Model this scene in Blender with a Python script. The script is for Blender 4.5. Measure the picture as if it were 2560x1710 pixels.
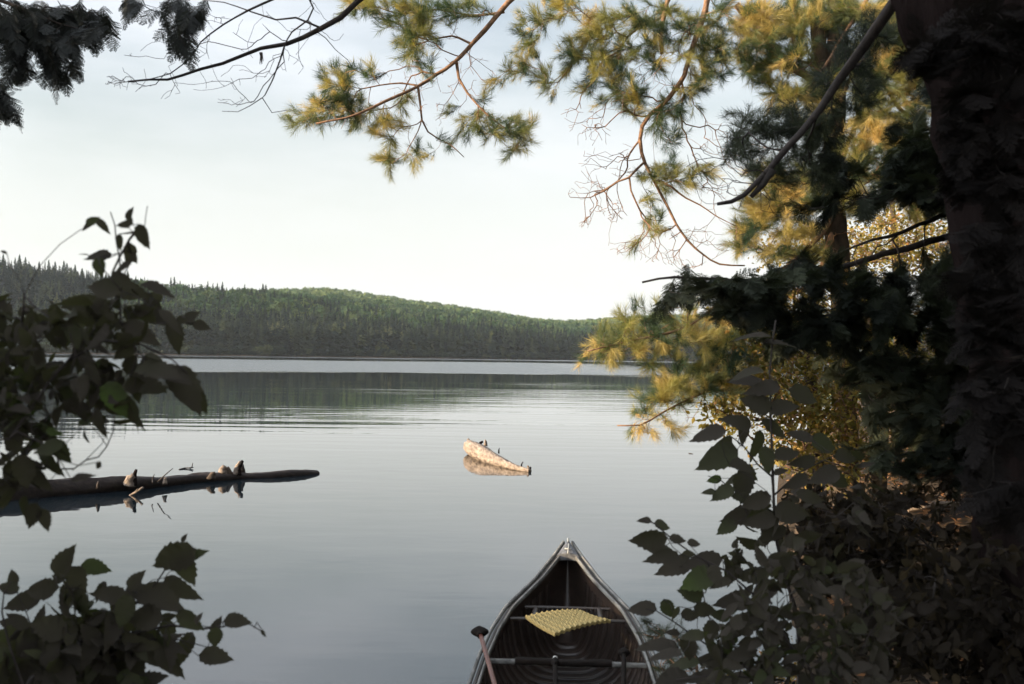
import bpy, math, random
import numpy as np
from mathutils import Vector

random.seed(7); RNG = np.random.default_rng(7)
scene = bpy.context.scene
for _o in list(bpy.data.objects): bpy.data.objects.remove(_o)

# ------------------------------------------------------------------ camera
FPX = 35.0 / 36.0 * 2560.0
CX, CY = 1280.0, 855.0
CAMZ = 1.7
PITCH, ROLL = math.atan(31.0 / FPX), math.radians(0.8)
CAM = np.array([0.0, 0.0, CAMZ])
_f = np.array([0, math.cos(PITCH), math.sin(PITCH)])
_r0 = np.array([1.0, 0, 0]); _u0 = np.array([0, -math.sin(PITCH), math.cos(PITCH)])
_r = math.cos(ROLL) * _r0 + math.sin(ROLL) * _u0
_u = math.cos(ROLL) * _u0 - math.sin(ROLL) * _r0
cam = bpy.data.cameras.new("camera"); camo = bpy.data.objects.new("camera", cam)
scene.collection.objects.link(camo)
from mathutils import Matrix
camo.matrix_world = Matrix(((_r[0], _u[0], -_f[0], 0), (_r[1], _u[1], -_f[1], 0), (_r[2], _u[2], -_f[2], CAMZ), (0, 0, 0, 1)))
cam.lens = 35; cam.sensor_width = 36; cam.clip_end = 9000; cam.clip_start = 0.05
cam.dof.use_dof = True; cam.dof.focus_distance = 9.5; cam.dof.aperture_fstop = 4.5
scene.camera = camo

def P(px, py, d):
    """point seen at photo pixel (px, py) at a depth of d metres"""
    return CAM + d * (_f + _r * (px - CX) / FPX + _u * (CY - py) / FPX)
def G(px, py, z=0.0):
    """point at height z seen at photo pixel (px, py)"""
    v = _f + _r * (px - CX) / FPX + _u * (CY - py) / FPX
    return CAM + v * ((z - CAMZ) / v[2])

# ------------------------------------------------------------------ light
SUN_AZ, SUN_EL = math.radians(250), math.radians(10)      # clockwise from +Y
world = bpy.data.worlds.new("World"); scene.world = world; world.use_nodes = True
wn = world.node_tree; wn.nodes.clear()
def N(t, typ, **kw):
    n = t.nodes.new(typ)
    for k, v in kw.items(): setattr(n, k, v)
    return n
sky = N(wn, 'ShaderNodeTexSky', sky_type='NISHITA', sun_disc=False)
sky.sun_elevation = SUN_EL; sky.sun_rotation = SUN_AZ
sky.air_density = 1.3; sky.dust_density = 0.6; sky.ozone_density = 1.0
tc = N(wn, 'ShaderNodeTexCoord'); mp = N(wn, 'ShaderNodeMapping')
mp.inputs['Scale'].default_value = (1.0, 1.0, 4.0); mp.inputs['Rotation'].default_value = (0.12, 0.2, 0.4)
cn = N(wn, 'ShaderNodeTexNoise'); cn.inputs['Scale'].default_value = 1.6; cn.inputs['Detail'].default_value = 7; cn.inputs['Roughness'].default_value = 0.55
cr = N(wn, 'ShaderNodeValToRGB'); cr.color_ramp.elements[0].position = 0.38; cr.color_ramp.elements[1].position = 0.66
cr.color_ramp.elements[0].color = (.25, .25, .25, 1); cr.color_ramp.elements[1].color = (.9, .9, .9, 1)
mx = N(wn, 'ShaderNodeMix', data_type='RGBA')
veil = N(wn, 'ShaderNodeRGB'); veil.outputs[0].default_value = (5.6, 5.75, 5.7, 1)     # thin bright overcast veil
bg = N(wn, 'ShaderNodeBackground'); bg.inputs['Strength'].default_value = 0.085
wo = N(wn, 'ShaderNodeOutputWorld')
L = wn.links.new
L(tc.outputs['Generated'], mp.inputs['Vector']); L(mp.outputs[0], cn.inputs['Vector']); L(cn.outputs['Fac'], cr.inputs['Fac'])
sz = N(wn, 'ShaderNodeSeparateXYZ'); L(tc.outputs['Generated'], sz.inputs[0])
hz = N(wn, 'ShaderNodeMapRange'); hz.interpolation_type = 'SMOOTHSTEP'; hz.inputs[1].default_value = .02; hz.inputs[2].default_value = .30; hz.inputs[3].default_value = 1; hz.inputs[4].default_value = 0; L(sz.outputs['Z'], hz.inputs[0])
lo = N(wn, 'ShaderNodeMix', data_type='FLOAT'); L(hz.outputs[0], lo.inputs[0]); L(cr.outputs['Color'], lo.inputs[2]); lo.inputs[3].default_value = .92
L(lo.outputs[0], mx.inputs[0]); L(sky.outputs[0], mx.inputs[6]); L(veil.outputs[0], mx.inputs[7])
tn = N(wn, 'ShaderNodeMix', data_type='RGBA'); tn.inputs[6].default_value = (.95, .975, 1.06, 1); tn.inputs[7].default_value = (.94, .935, .93, 1)
hz2 = N(wn, 'ShaderNodeMapRange'); hz2.interpolation_type = 'SMOOTHSTEP'; hz2.inputs[1].default_value = .10; hz2.inputs[2].default_value = .34; hz2.inputs[3].default_value = 1; hz2.inputs[4].default_value = 0
L(sz.outputs['Z'], hz2.inputs[0]); L(hz2.outputs[0], tn.inputs[0])
ml = N(wn, 'ShaderNodeMix', data_type='RGBA', blend_type='MULTIPLY'); ml.inputs[0].default_value = 1; L(mx.outputs[2], ml.inputs[6]); L(tn.outputs[2], ml.inputs[7])
# veil brightened towards the sun, added out of view to lift the foreground shade
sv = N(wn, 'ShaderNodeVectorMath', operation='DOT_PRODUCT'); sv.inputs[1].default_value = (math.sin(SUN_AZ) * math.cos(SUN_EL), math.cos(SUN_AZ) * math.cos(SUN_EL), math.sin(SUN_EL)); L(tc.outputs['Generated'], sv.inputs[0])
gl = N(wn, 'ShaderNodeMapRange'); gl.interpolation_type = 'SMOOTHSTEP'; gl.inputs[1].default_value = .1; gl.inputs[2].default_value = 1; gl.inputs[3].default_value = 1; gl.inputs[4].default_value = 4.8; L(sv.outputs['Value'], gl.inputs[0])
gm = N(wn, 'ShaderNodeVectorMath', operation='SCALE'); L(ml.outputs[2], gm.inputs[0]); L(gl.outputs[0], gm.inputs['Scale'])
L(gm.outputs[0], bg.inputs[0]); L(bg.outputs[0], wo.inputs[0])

sl = bpy.data.lights.new("sun", 'SUN'); so = bpy.data.objects.new("sun", sl); scene.collection.objects.link(so)
sl.energy = 5.0; sl.angle = math.radians(0.6); sl.color = (1.0, 0.79, 0.52)
sdir = Vector((math.sin(SUN_AZ) * math.cos(SUN_EL), math.cos(SUN_AZ) * math.cos(SUN_EL), math.sin(SUN_EL)))
so.rotation_euler = sdir.to_track_quat('Z', 'Y').to_euler(); so.location = (-40, -20, 30)
scene.view_settings.view_transform = 'Standard'; scene.view_settings.look = 'None'
scene.view_settings.exposure = 1.15; scene.view_settings.gamma = 1.0; scene.view_settings.use_curve_mapping = False
scene.cycles.max_bounces = 6; scene.cycles.diffuse_bounces = 5; scene.cycles.glossy_bounces = 3
scene.cycles.transmission_bounces = 3; scene.cycles.transparent_max_bounces = 4
scene.cycles.caustics_reflective = False; scene.cycles.caustics_refractive = False

HAZE = .00015
# ------------------------------------------------------------------ materials
def mat(name):
    m = bpy.data.materials.new(name); m.use_nodes = True; t = m.node_tree; t.nodes.clear()
    return m, t, N(t, 'ShaderNodeOutputMaterial')
def ramp(t, stops):
    r = N(t, 'ShaderNodeValToRGB'); e = r.color_ramp.elements
    while len(e) > 1: e.remove(e[-1])
    e[0].position = stops[0][0]; e[0].color = (*stops[0][1], 1)
    for p, c in stops[1:]:
        q = e.new(p); q.color = (*c, 1)
    return r
def leaf_mat(name, stops, trans=0.3, tcol=(1.3, 1.4, .5), rough=0.6, nscale=1.2, spec=0.3, cell=0.0):
    m, t, out = mat(name); L = t.links.new
    g = N(t, 'ShaderNodeNewGeometry'); nz = N(t, 'ShaderNodeTexNoise'); nz.inputs['Scale'].default_value = nscale
    ma = N(t, 'ShaderNodeMath', operation='MULTIPLY_ADD'); ma.inputs[1].default_value = 0.55; ad = N(t, 'ShaderNodeMath', operation='MULTIPLY'); ad.inputs[1].default_value = 0.6
    tcn = N(t, 'ShaderNodeTexCoord'); L(tcn.outputs['Object'], nz.inputs['Vector'])
    L(nz.outputs['Fac'], ad.inputs[0])
    if cell:
        vo = N(t, 'ShaderNodeTexVoronoi'); vo.inputs['Scale'].default_value = cell; L(tcn.outputs['Object'], vo.inputs['Vector']); sc_ = N(t, 'ShaderNodeSeparateColor'); L(vo.outputs['Color'], sc_.inputs[0]); L(sc_.outputs[0], ma.inputs[0])
    else: L(g.outputs['Random Per Island'], ma.inputs[0])
    L(ad.outputs[0], ma.inputs[2])
    r = ramp(t, stops); L(ma.outputs[0], r.inputs['Fac'])
    b = N(t, 'ShaderNodeBsdfPrincipled'); b.inputs['Roughness'].default_value = rough
    b.inputs['Specular IOR Level'].default_value = spec
    L(r.outputs['Color'], b.inputs['Base Color'])
    tr = N(t, 'ShaderNodeBsdfTranslucent'); mu = N(t, 'ShaderNodeMix', data_type='RGBA', blend_type='MULTIPLY'); mu.inputs[0].default_value = 1
    mu.inputs[7].default_value = (*tcol, 1); L(r.outputs['Color'], mu.inputs[6]); L(mu.outputs[2], tr.inputs['Color'])
    ms = N(t, 'ShaderNodeMixShader'); ms.inputs[0].default_value = trans
    L(b.outputs[0], ms.inputs[1]); L(tr.outputs[0], ms.inputs[2]); L(ms.outputs[0], out.inputs[0])
    return m
def wood_mat(name, c1, c2, scale=(6, 6, 40), rough=0.8, bump=0.4, detail=6, c3=None, spec=0.25):
    m, t, out = mat(name); L = t.links.new
    tcn = N(t, 'ShaderNodeTexCoord'); mp = N(t, 'ShaderNodeMapping'); mp.inputs['Scale'].default_value = scale
    nz = N(t, 'ShaderNodeTexNoise'); nz.inputs['Scale'].default_value = 1; nz.inputs['Detail'].default_value = detail; nz.inputs['Roughness'].default_value = .65
    L(tcn.outputs['Object'], mp.inputs[0]); L(mp.outputs[0], nz.inputs['Vector'])
    st = [(0.32, c1), (0.62, c2)]
    if c3: st.append((0.78, c3))
    r = ramp(t, st); L(nz.outputs['Fac'], r.inputs['Fac'])
    b = N(t, 'ShaderNodeBsdfPrincipled'); b.inputs['Roughness'].default_value = rough; b.inputs['Specular IOR Level'].default_value = spec
    bp = N(t, 'ShaderNodeBump'); bp.inputs['Strength'].default_value = bump; bp.inputs['Distance'].default_value = 0.02
    L(nz.outputs['Fac'], bp.inputs['Height']); L(bp.outputs[0], b.inputs['Normal'])
    L(r.outputs[0], b.inputs['Base Color']); L(b.outputs[0], out.inputs[0])
    return m
M = {}
M['pine'] = leaf_mat('pine_needles', [(0.22, (.035, .065, .045)), (.42, (.08, .115, .058)), (.64, (.30, .28, .10)), (.9, (.62, .45, .19))], .30, (1.2, 1.3, .6), .5, 1.2, .3, 5.0)  # gold sunlight on the tufts put into the upper ramp colours
M['shade_pine'] = leaf_mat('shaded_pine_needles', [(0.25, (.032, .037, .030)), (.6, (.050, .058, .040)), (.9, (.085, .095, .055))], .2, (1.1, 1.2, .7), .7, 1.2, .1, 4.0)  # darker copy of the needles, shade put into the colour
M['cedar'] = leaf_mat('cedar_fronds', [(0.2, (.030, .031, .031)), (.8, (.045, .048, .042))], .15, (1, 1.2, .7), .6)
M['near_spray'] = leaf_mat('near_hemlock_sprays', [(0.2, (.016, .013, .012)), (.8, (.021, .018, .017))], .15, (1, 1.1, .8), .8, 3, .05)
M['gold'] = leaf_mat('shore_cedar_leaves', [(0.2, (.07, .075, .02)), (.5, (.20, .17, .04)), (.75, (.36, .26, .07)), (.95, (.40, .19, .07))], .35, (1.2, 1.2, .5), .6, 2.0)
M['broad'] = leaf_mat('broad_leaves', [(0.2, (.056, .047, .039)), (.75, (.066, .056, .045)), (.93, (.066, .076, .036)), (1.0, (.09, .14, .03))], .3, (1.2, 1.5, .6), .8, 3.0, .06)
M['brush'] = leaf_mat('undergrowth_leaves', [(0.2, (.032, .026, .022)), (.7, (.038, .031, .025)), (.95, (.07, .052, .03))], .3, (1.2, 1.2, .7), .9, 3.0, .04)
M['far_con'] = leaf_mat('far_conifers', [(0.3, (.012, .021, .018)), (.66, (.035, .050, .034)), (.88, (.11, .125, .055)), (.9, (.17, .17, .08))], .1, (1, 1, .6), .9, .02, .1, .22)
M['far_dec'] = leaf_mat('far_hardwoods', [(0.25, (.035, .07, .028)), (.55, (.085, .135, .05)), (.9, (.19, .22, .08))], .15, (1, 1, .6), .9, .02, .1, .14)
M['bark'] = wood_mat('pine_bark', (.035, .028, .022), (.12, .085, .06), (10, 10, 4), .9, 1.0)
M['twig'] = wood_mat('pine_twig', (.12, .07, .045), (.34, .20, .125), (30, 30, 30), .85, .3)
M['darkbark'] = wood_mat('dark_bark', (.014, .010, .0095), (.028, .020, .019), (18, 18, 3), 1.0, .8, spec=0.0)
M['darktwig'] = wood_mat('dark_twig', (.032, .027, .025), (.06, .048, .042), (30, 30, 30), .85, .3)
M['drift'] = wood_mat('driftwood', (.09, .065, .05), (.36, .28, .22), (24, 3.0, 24), .85, 1.0, detail=9, c3=(.58, .53, .47))
M['wetlog'] = wood_mat('wet_log', (.022, .016, .014), (.045, .032, .026), (4, 20, 20), .7, .8, c3=(.09, .06, .045))
M['graywood'] = wood_mat('weathered_grey_wood', (.10, .095, .09), (.30, .29, .27), (30, 5, 30), .8, .4)
M['deck'] = wood_mat('grey_deck_wood', (.13, .13, .14), (.26, .26, .27), (60, 8, 60), .7, .4)
M['hull'] = wood_mat('canoe_hull_inside', (.025, .017, .013), (.055, .036, .028), (20, 3, 20), .42, .1, spec=.5)
M['rib'] = wood_mat('canoe_rib', (.03, .021, .016), (.06, .042, .034), (4, 40, 4), .36, .15, spec=.6)
M['hullout'] = wood_mat('canoe_hull_outside', (.05, .05, .05), (.09, .09, .09), (5, 5, 5), .5, .1)
M['paddle'] = wood_mat('varnished_paddle_wood', (.10, .032, .024), (.20, .075, .05), (40, 40, 4), .4, .1, spec=.5)
M['darkwood'] = wood_mat('dark_varnished_wood', (.010, .008, .007), (.020, .015, .013), (20, 20, 20), .9, .1, spec=.08)
M['metal'] = wood_mat('worn_metal', (.45, .44, .41), (.7, .68, .62), (20, 20, 20), .35, .1)
M['litter'] = leaf_mat('leaf_litter', [(0.2, (.10, .05, .025)), (.6, (.26, .12, .05)), (.9, (.42, .24, .12))], .1, (1, 1, 1), .8, 4, .1)
# yellow foam
m, t, out = mat('yellow_foam'); b = N(t, 'ShaderNodeBsdfPrincipled'); b.inputs['Roughness'].default_value = .75
nz = N(t, 'ShaderNodeTexNoise'); nz.inputs['Scale'].default_value = 14; r = ramp(t, [(.3, (.38, .28, .10)), (.7, (.42, .31, .12))])
t.links.new(nz.outputs['Fac'], r.inputs['Fac']); t.links.new(r.outputs[0], b.inputs['Base Color']); t.links.new(b.outputs[0], out.inputs[0]); M['foam'] = m
# ground
m, t, out = mat('forest_floor'); L = t.links.new
b = N(t, 'ShaderNodeBsdfPrincipled'); b.inputs['Roughness'].default_value = .95; b.inputs['Specular IOR Level'].default_value = .1
tcn = N(t, 'ShaderNodeTexCoord'); n1 = N(t, 'ShaderNodeTexNoise'); n1.inputs['Scale'].default_value = 9; n1.inputs['Detail'].default_value = 8; n1.inputs['Roughness'].default_value = .7
L(tcn.outputs['Object'], n1.inputs['Vector'])
r = ramp(t, [(.3, (.03, .024, .018)), (.55, (.075, .052, .034)), (.75, (.14, .085, .045))]); L(n1.outputs['Fac'], r.inputs['Fac'])
bp = N(t, 'ShaderNodeBump'); bp.inputs['Strength'].default_value = 1; bp.inputs['Distance'].default_value = .05; L(n1.outputs['Fac'], bp.inputs['Height'])
L(bp.outputs[0], b.inputs['Normal']); L(r.outputs[0], b.inputs['Base Color']); L(b.outputs[0], out.inputs[0]); M['ground'] = m

# water: calm mirror, wind-ruffled band far out, long ripples in between
m, t, out = mat('lake_water'); L = t.links.new
b = N(t, 'ShaderNodeBsdfPrincipled'); b.inputs['Base Color'].default_value = (.008, .014, .019, 1)
b.inputs['Roughness'].default_value = .015; b.inputs['IOR'].default_value = 2.0
tcn = N(t, 'ShaderNodeTexCoord'); sep = N(t, 'ShaderNodeSeparateXYZ'); L(tcn.outputs['Object'], sep.inputs[0])
def mrange(src, a, bb, c=0.0, d=1.0, smooth=True):
    n = N(t, 'ShaderNodeMapRange'); n.interpolation_type = 'SMOOTHSTEP' if smooth else 'LINEAR'
    n.inputs[1].default_value = a; n.inputs[2].default_value = bb; n.inputs[3].default_value = c; n.inputs[4].default_value = d
    L(src, n.inputs[0]); return n.outputs[0]
def mth(op, a, bb=None):
    n = N(t, 'ShaderNodeMath', operation=op)
    for i, v in enumerate((a, bb)):
        if v is None: continue
        if isinstance(v, (int, float)): n.inputs[i].default_value = v
        else: L(v, n.inputs[i])
    return n.outputs[0]
def wnoise(sx, sy, detail=2, rough=.5, rot=0.0):
    mpn = N(t, 'ShaderNodeMapping'); mpn.inputs['Scale'].default_value = (sx, sy, 1); mpn.inputs['Rotation'].default_value = (0, 0, rot)
    nn = N(t, 'ShaderNodeTexNoise'); nn.inputs['Scale'].default_value = 1; nn.inputs['Detail'].default_value = detail; nn.inputs['Roughness'].default_value = rough
    L(tcn.outputs['Object'], mpn.inputs[0]); L(mpn.outputs[0], nn.inputs['Vector']); return nn.outputs['Fac']
X, Y = sep.outputs['X'], sep.outputs['Y']
edge = mth('ADD', Y, mth('MULTIPLY', mth('SUBTRACT', wnoise(.045, .07, 6, .65), .5), 52))
edge = mth('ADD', edge, mth('MULTIPLY', X, -.25))
band = mth('MULTIPLY', mrange(edge, 84, 92), mrange(edge, 215, 190))
band = mth('MULTIPLY', band, mrange(X, 26, 2))
thin = mth('MULTIPLY', mrange(edge, 275, 285), mrange(edge, 330, 310))
band = mth('MAXIMUM', band, thin)
calm = wnoise(.9, 2.2, 3, .5)                      # faint undulation everywhere
rip = wnoise(.10, 1.15, 2, .4, -.10)               # long low ripples
ripmask = mth('MULTIPLY', mrange(Y, 14, 24), mrange(Y, 80, 40))
ripmask = mth('MULTIPLY', ripmask, mrange(wnoise(.03, .08, 3), .35, .65))
fine = wnoise(2.2, 5.5, 3, .6)
h = mth('MULTIPLY', calm, .0026)
h = mth('ADD', h, mth('MULTIPLY', mth('MULTIPLY', rip, ripmask), .020))
h = mth('ADD', h, mth('MULTIPLY', mth('MULTIPLY', fine, band), .075))
bp = N(t, 'ShaderNodeBump'); bp.inputs['Strength'].default_value = 1; bp.inputs['Distance'].default_value = 1.0
L(h, bp.inputs['Height']); L(bp.outputs[0], b.inputs['Normal'])
L(mth('ADD', mth('MULTIPLY', band, .22), .015), b.inputs['Roughness'])
L(b.outputs[0], out.inputs[0]); M['water'] = m

# ------------------------------------------------------------------ mesh helpers
class Acc:
    def __init__(s): s.V = []; s.T = []; s.n = 0
    def add(s, V, T):
        V = np.asarray(V, float).reshape(-1, 3); T = np.asarray(T, int).reshape(-1, 3)
        s.V.append(V); s.T.append(T + s.n); s.n += len(V)
    def empty(s): return s.n == 0
def build(name, acc, material, parent=None, smooth=False, origin=None):
    V = np.concatenate(acc.V); T = np.concatenate(acc.T)
    o0 = np.zeros(3) if origin is None else np.asarray(origin, float)
    V = V - o0
    me = bpy.data.meshes.new(name)
    me.vertices.add(len(V)); me.vertices.foreach_set('co', V.astype(np.float32).ravel())
    me.loops.add(len(T) * 3); me.loops.foreach_set('vertex_index', T.astype(np.int32).ravel())
    me.polygons.add(len(T)); me.polygons.foreach_set('loop_start', np.arange(0, len(T) * 3, 3, dtype=np.int32))
    me.polygons.foreach_set('loop_total', np.full(len(T), 3, dtype=np.int32))
    if smooth: me.polygons.foreach_set('use_smooth', np.ones(len(T), dtype=bool))
    me.update(calc_edges=True); me.validate()
    me.materials.append(material)
    ob = bpy.data.objects.new(name, me); scene.collection.objects.link(ob)
    if parent is not None:
        ob.parent = parent
        # geometry is written in world space minus origin; children of an empty at p keep location relative to it
        pl = np.array(parent['_o'])
        ob.location = tuple(o0 - pl); ob['_o'] = list(map(float, o0))
    else:
        ob.location = tuple(o0); ob['_o'] = list(map(float, o0))
    return ob
def tag(o, label=None, cat=None, group=None, kind=None):
    if label: o['label'] = label
    if cat: o['category'] = cat
    if group: o['group'] = group
    if kind: o['kind'] = kind
    return o
def thing(name, loc, label, cat, group=None):
    o = bpy.data.objects.new(name, None); scene.collection.objects.link(o)
    o.location = tuple(map(float, loc)); o['_o'] = list(map(float, loc)); o.empty_display_size = .2
    return tag(o, label, cat, group)

def catmull(pts, step=.08):
    pts = [np.asarray(p, float) for p in pts]
    if len(pts) < 3:
        n = max(2, int(np.linalg.norm(pts[-1] - pts[0]) / step) + 1)
        return [pts[0] + (pts[-1] - pts[0]) * k / (n - 1) for k in range(n)]
    ext = [2 * pts[0] - pts[1]] + pts + [2 * pts[-1] - pts[-2]]
    out = []
    for i in range(1, len(ext) - 2):
        p0, p1, p2, p3 = ext[i - 1:i + 3]
        n = max(1, int(np.linalg.norm(p2 - p1) / step))
        for k in range(n):
            u = k / n
            out.append(.5 * ((2 * p1) + (-p0 + p2) * u + (2 * p0 - 5 * p1 + 4 * p2 - p3) * u * u + (-p0 + 3 * p1 - 3 * p2 + p3) * u ** 3))
    out.append(pts[-1]); return out
def tube(acc, pts, rad, sides=6, noise=0.0, cap=True, flat=1.0):
    pts = np.asarray(pts, float); n = len(pts); rad = np.broadcast_to(np.asarray(rad, float), (n,))
    if n < 2: return
    tan = np.gradient(pts, axis=0); tan /= (np.linalg.norm(tan, axis=1, keepdims=True) + 1e-9)
    ref = np.array([0, 0, 1.0]) if abs(tan[0][2]) < .9 else np.array([1.0, 0, 0])
    a = np.linspace(0, 2 * np.pi, sides, endpoint=False); rings = []
    u = np.cross(tan[0], ref); u /= np.linalg.norm(u)
    for i in range(n):
        u = u - tan[i] * np.dot(u, tan[i]); u /= (np.linalg.norm(u) + 1e-9); v = np.cross(tan[i], u)
        rr = rad[i] * (1 + noise * RNG.standard_normal(sides)) if noise else rad[i] * np.ones(sides)
        rings.append(pts[i] + (np.cos(a) * rr)[:, None] * u + (np.sin(a) * rr * flat)[:, None] * v)
    V = np.concatenate(rings); i0 = np.arange(n - 1)[:, None] * sides; k = np.arange(sides)[None, :]; k2 = (k + 1) % sides
    A = (i0 + k).ravel(); B = (i0 + k2).ravel(); C = (i0 + sides + k2).ravel(); D = (i0 + sides + k).ravel()
    T = np.concatenate([np.stack([A, B, C], 1), np.stack([A, C, D], 1)])
    if cap:
        c0 = len(V); V = np.concatenate([V, pts[:1], pts[-1:]]); kk = np.arange(sides)
        T = np.concatenate([T, np.stack([np.full(sides, c0), (kk + 1) % sides, kk], 1),
                            np.stack([np.full(sides, c0 + 1), (n - 1) * sides + kk, (n - 1) * sides + (kk + 1) % sides], 1)])
    acc.add(V, T)
def place(acc, tv, tf, R, S, O):
    """instances of a template merged into one mesh: R (n,3,3), S (n,), O (n,3)"""
    R = np.asarray(R); S = np.asarray(S, float); O = np.asarray(O, float); n = len(O)
    if n == 0: return
    V = np.einsum('nij,kj->nki', R, tv) * S[:, None, None] + O[:, None, :]
    T = tf[None] + (np.arange(n) * len(tv))[:, None, None]
    acc.add(V.reshape(-1, 3), T.reshape(-1, 3))
def frames(dirs, up=None, spin=None):
    """rotation matrices whose local X runs along dirs"""
    d = np.asarray(dirs, float); d /= (np.linalg.norm(d, axis=1, keepdims=True) + 1e-9)
    if up is None: up = RNG.standard_normal(d.shape)
    up = np.broadcast_to(up, d.shape) + 1e-3
    y = np.cross(up, d); y /= (np.linalg.norm(y, axis=1, keepdims=True) + 1e-9); z = np.cross(d, y)
    return np.stack([d, y, z], axis=2)
def rdir(n):
    v = RNG.standard_normal((n, 3)); return v / np.linalg.norm(v, axis=1, keepdims=True)

# ------------------------------------------------------------------ leaf templates (local X = along the shoot / leaf)
def needle_shoot(n=42, L0=.10, nl=.088, w=.0024, seed=0, spread=(.45, .95)):
    g = np.random.default_rng(seed); V = []; T = []
    for k in range(n):
        x = L0 * (k / n) ** .8; a = g.uniform(0, 2 * np.pi); th = g.uniform(*spread) * (1.15 - .5 * k / n)
        d = np.array([math.cos(th), math.sin(th) * math.cos(a), math.sin(th) * math.sin(a)])
        s = np.cross(d, g.standard_normal(3)); s /= np.linalg.norm(s); l = nl * g.uniform(.75, 1.1)
        b = np.array([x, 0, 0]); i = len(V); tip = b + d * l + np.array([0, 0, -.006])
        V += [b - s * w / 2, b + s * w / 2, tip]; T.append([i, i + 1, i + 2])
    return np.array(V), np.array(T)
def frond(seed=0, Lf=.26, n=11, wid=.5):
    g = np.random.default_rng(seed); V = []; T = []
    def blade(b, d, l, w):
        s = np.array([-d[1], d[0], 0]); i = len(V)
        V.extend([b - s * w * .5, b + d * l * .5 + s * w * .6, b + d * l, b + d * l * .45 - s * w * .6]); T.extend([[i, i + 2, i + 1], [i, i + 3, i + 2]])
    blade(np.zeros(3), np.array([1.0, 0, 0]), Lf, .007)
    for k in range(n):
        x = Lf * (k + .5) / n; l = Lf * wid * (1 - (k / n) ** 1.3) * g.uniform(.75, 1.05) + .02
        for sgn in (-1, 1):
            an = sgn * g.uniform(.65, .95); d = np.array([math.cos(an), math.sin(an), g.uniform(-.15, .1)]); b = np.array([x, 0, 0])
            blade(b, d, l, .007); m = max(2, int(l / .016))
            for q in range(m):
                bb = b + d * l * (q + .4) / m; ll = .022 * (1 - .5 * q / m) * g.uniform(.7, 1.1)
                for s2 in (-1, 1):
                    a2 = an + s2 * .7; blade(bb, np.array([math.cos(a2), math.sin(a2), g.uniform(-.2, .2)]), ll, .007)
    return np.array(V), np.array(T)
def broad_leaf(seed=0, ratio=.72, serr=.06, curl=.22, tip=.12):
    g = np.random.default_rng(seed); n = 15; V = []; T = []
    ts = np.linspace(0, 1, n)
    wob = g.uniform(-.05, .05); bend = g.uniform(.5, 1.4) * curl
    for i, u in enumerate(ts):
        w = ratio * .5 * (math.sin(math.pi * min(1, u ** .72)) ** .75 if 0 < u < 1 else 0) * (1 - .15 * u)
        if u > .86: w *= .7
        w *= 1 + (serr * (1 if i % 2 else -1)) + g.uniform(-serr, serr) * .5
        z = -bend * u * u * .5; yy = wob * math.sin(u * 3)
        x = u * (1 if u < .9 else 1 + tip * (u - .9) * 4)
        V += [[x, yy, z], [x - .03 + .05 * (i % 2), yy + w * .97, z + w * .28 + g.uniform(-.02, .02)], [x - .03 + .05 * ((i + 1) % 2), yy - w * .97, z + w * .28 + g.uniform(-.02, .02)]]
    for i in range(n - 1):
        a = 3 * i; b = a + 3
        T += [[a, b, b + 1], [a, b + 1, a + 1], [a, b + 2, b], [a, a + 2, b + 2]]
    return np.array(V), np.array(T)
def small_leaf():
    return np.array([[0, 0, 0], [.45, .26, .07], [1, 0, -.05], [.45, -.26, .07], [.5, 0, 0]]), np.array([[0, 4, 1], [4, 2, 1], [0, 3, 4], [4, 3, 2]])
SHOOTS = [needle_shoot(seed=k) for k in range(5)]
FRONDS = [frond(k) for k in range(4)]
BROADS = [broad_leaf(k, r, s, c) for k, (r, s, c) in enumerate([(.64, .06, .3), (.54, .05, .5), (.72, .07, .22), (.46, .05, .7), (.60, .08, .4)])]
SMALL = small_leaf()

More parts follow.
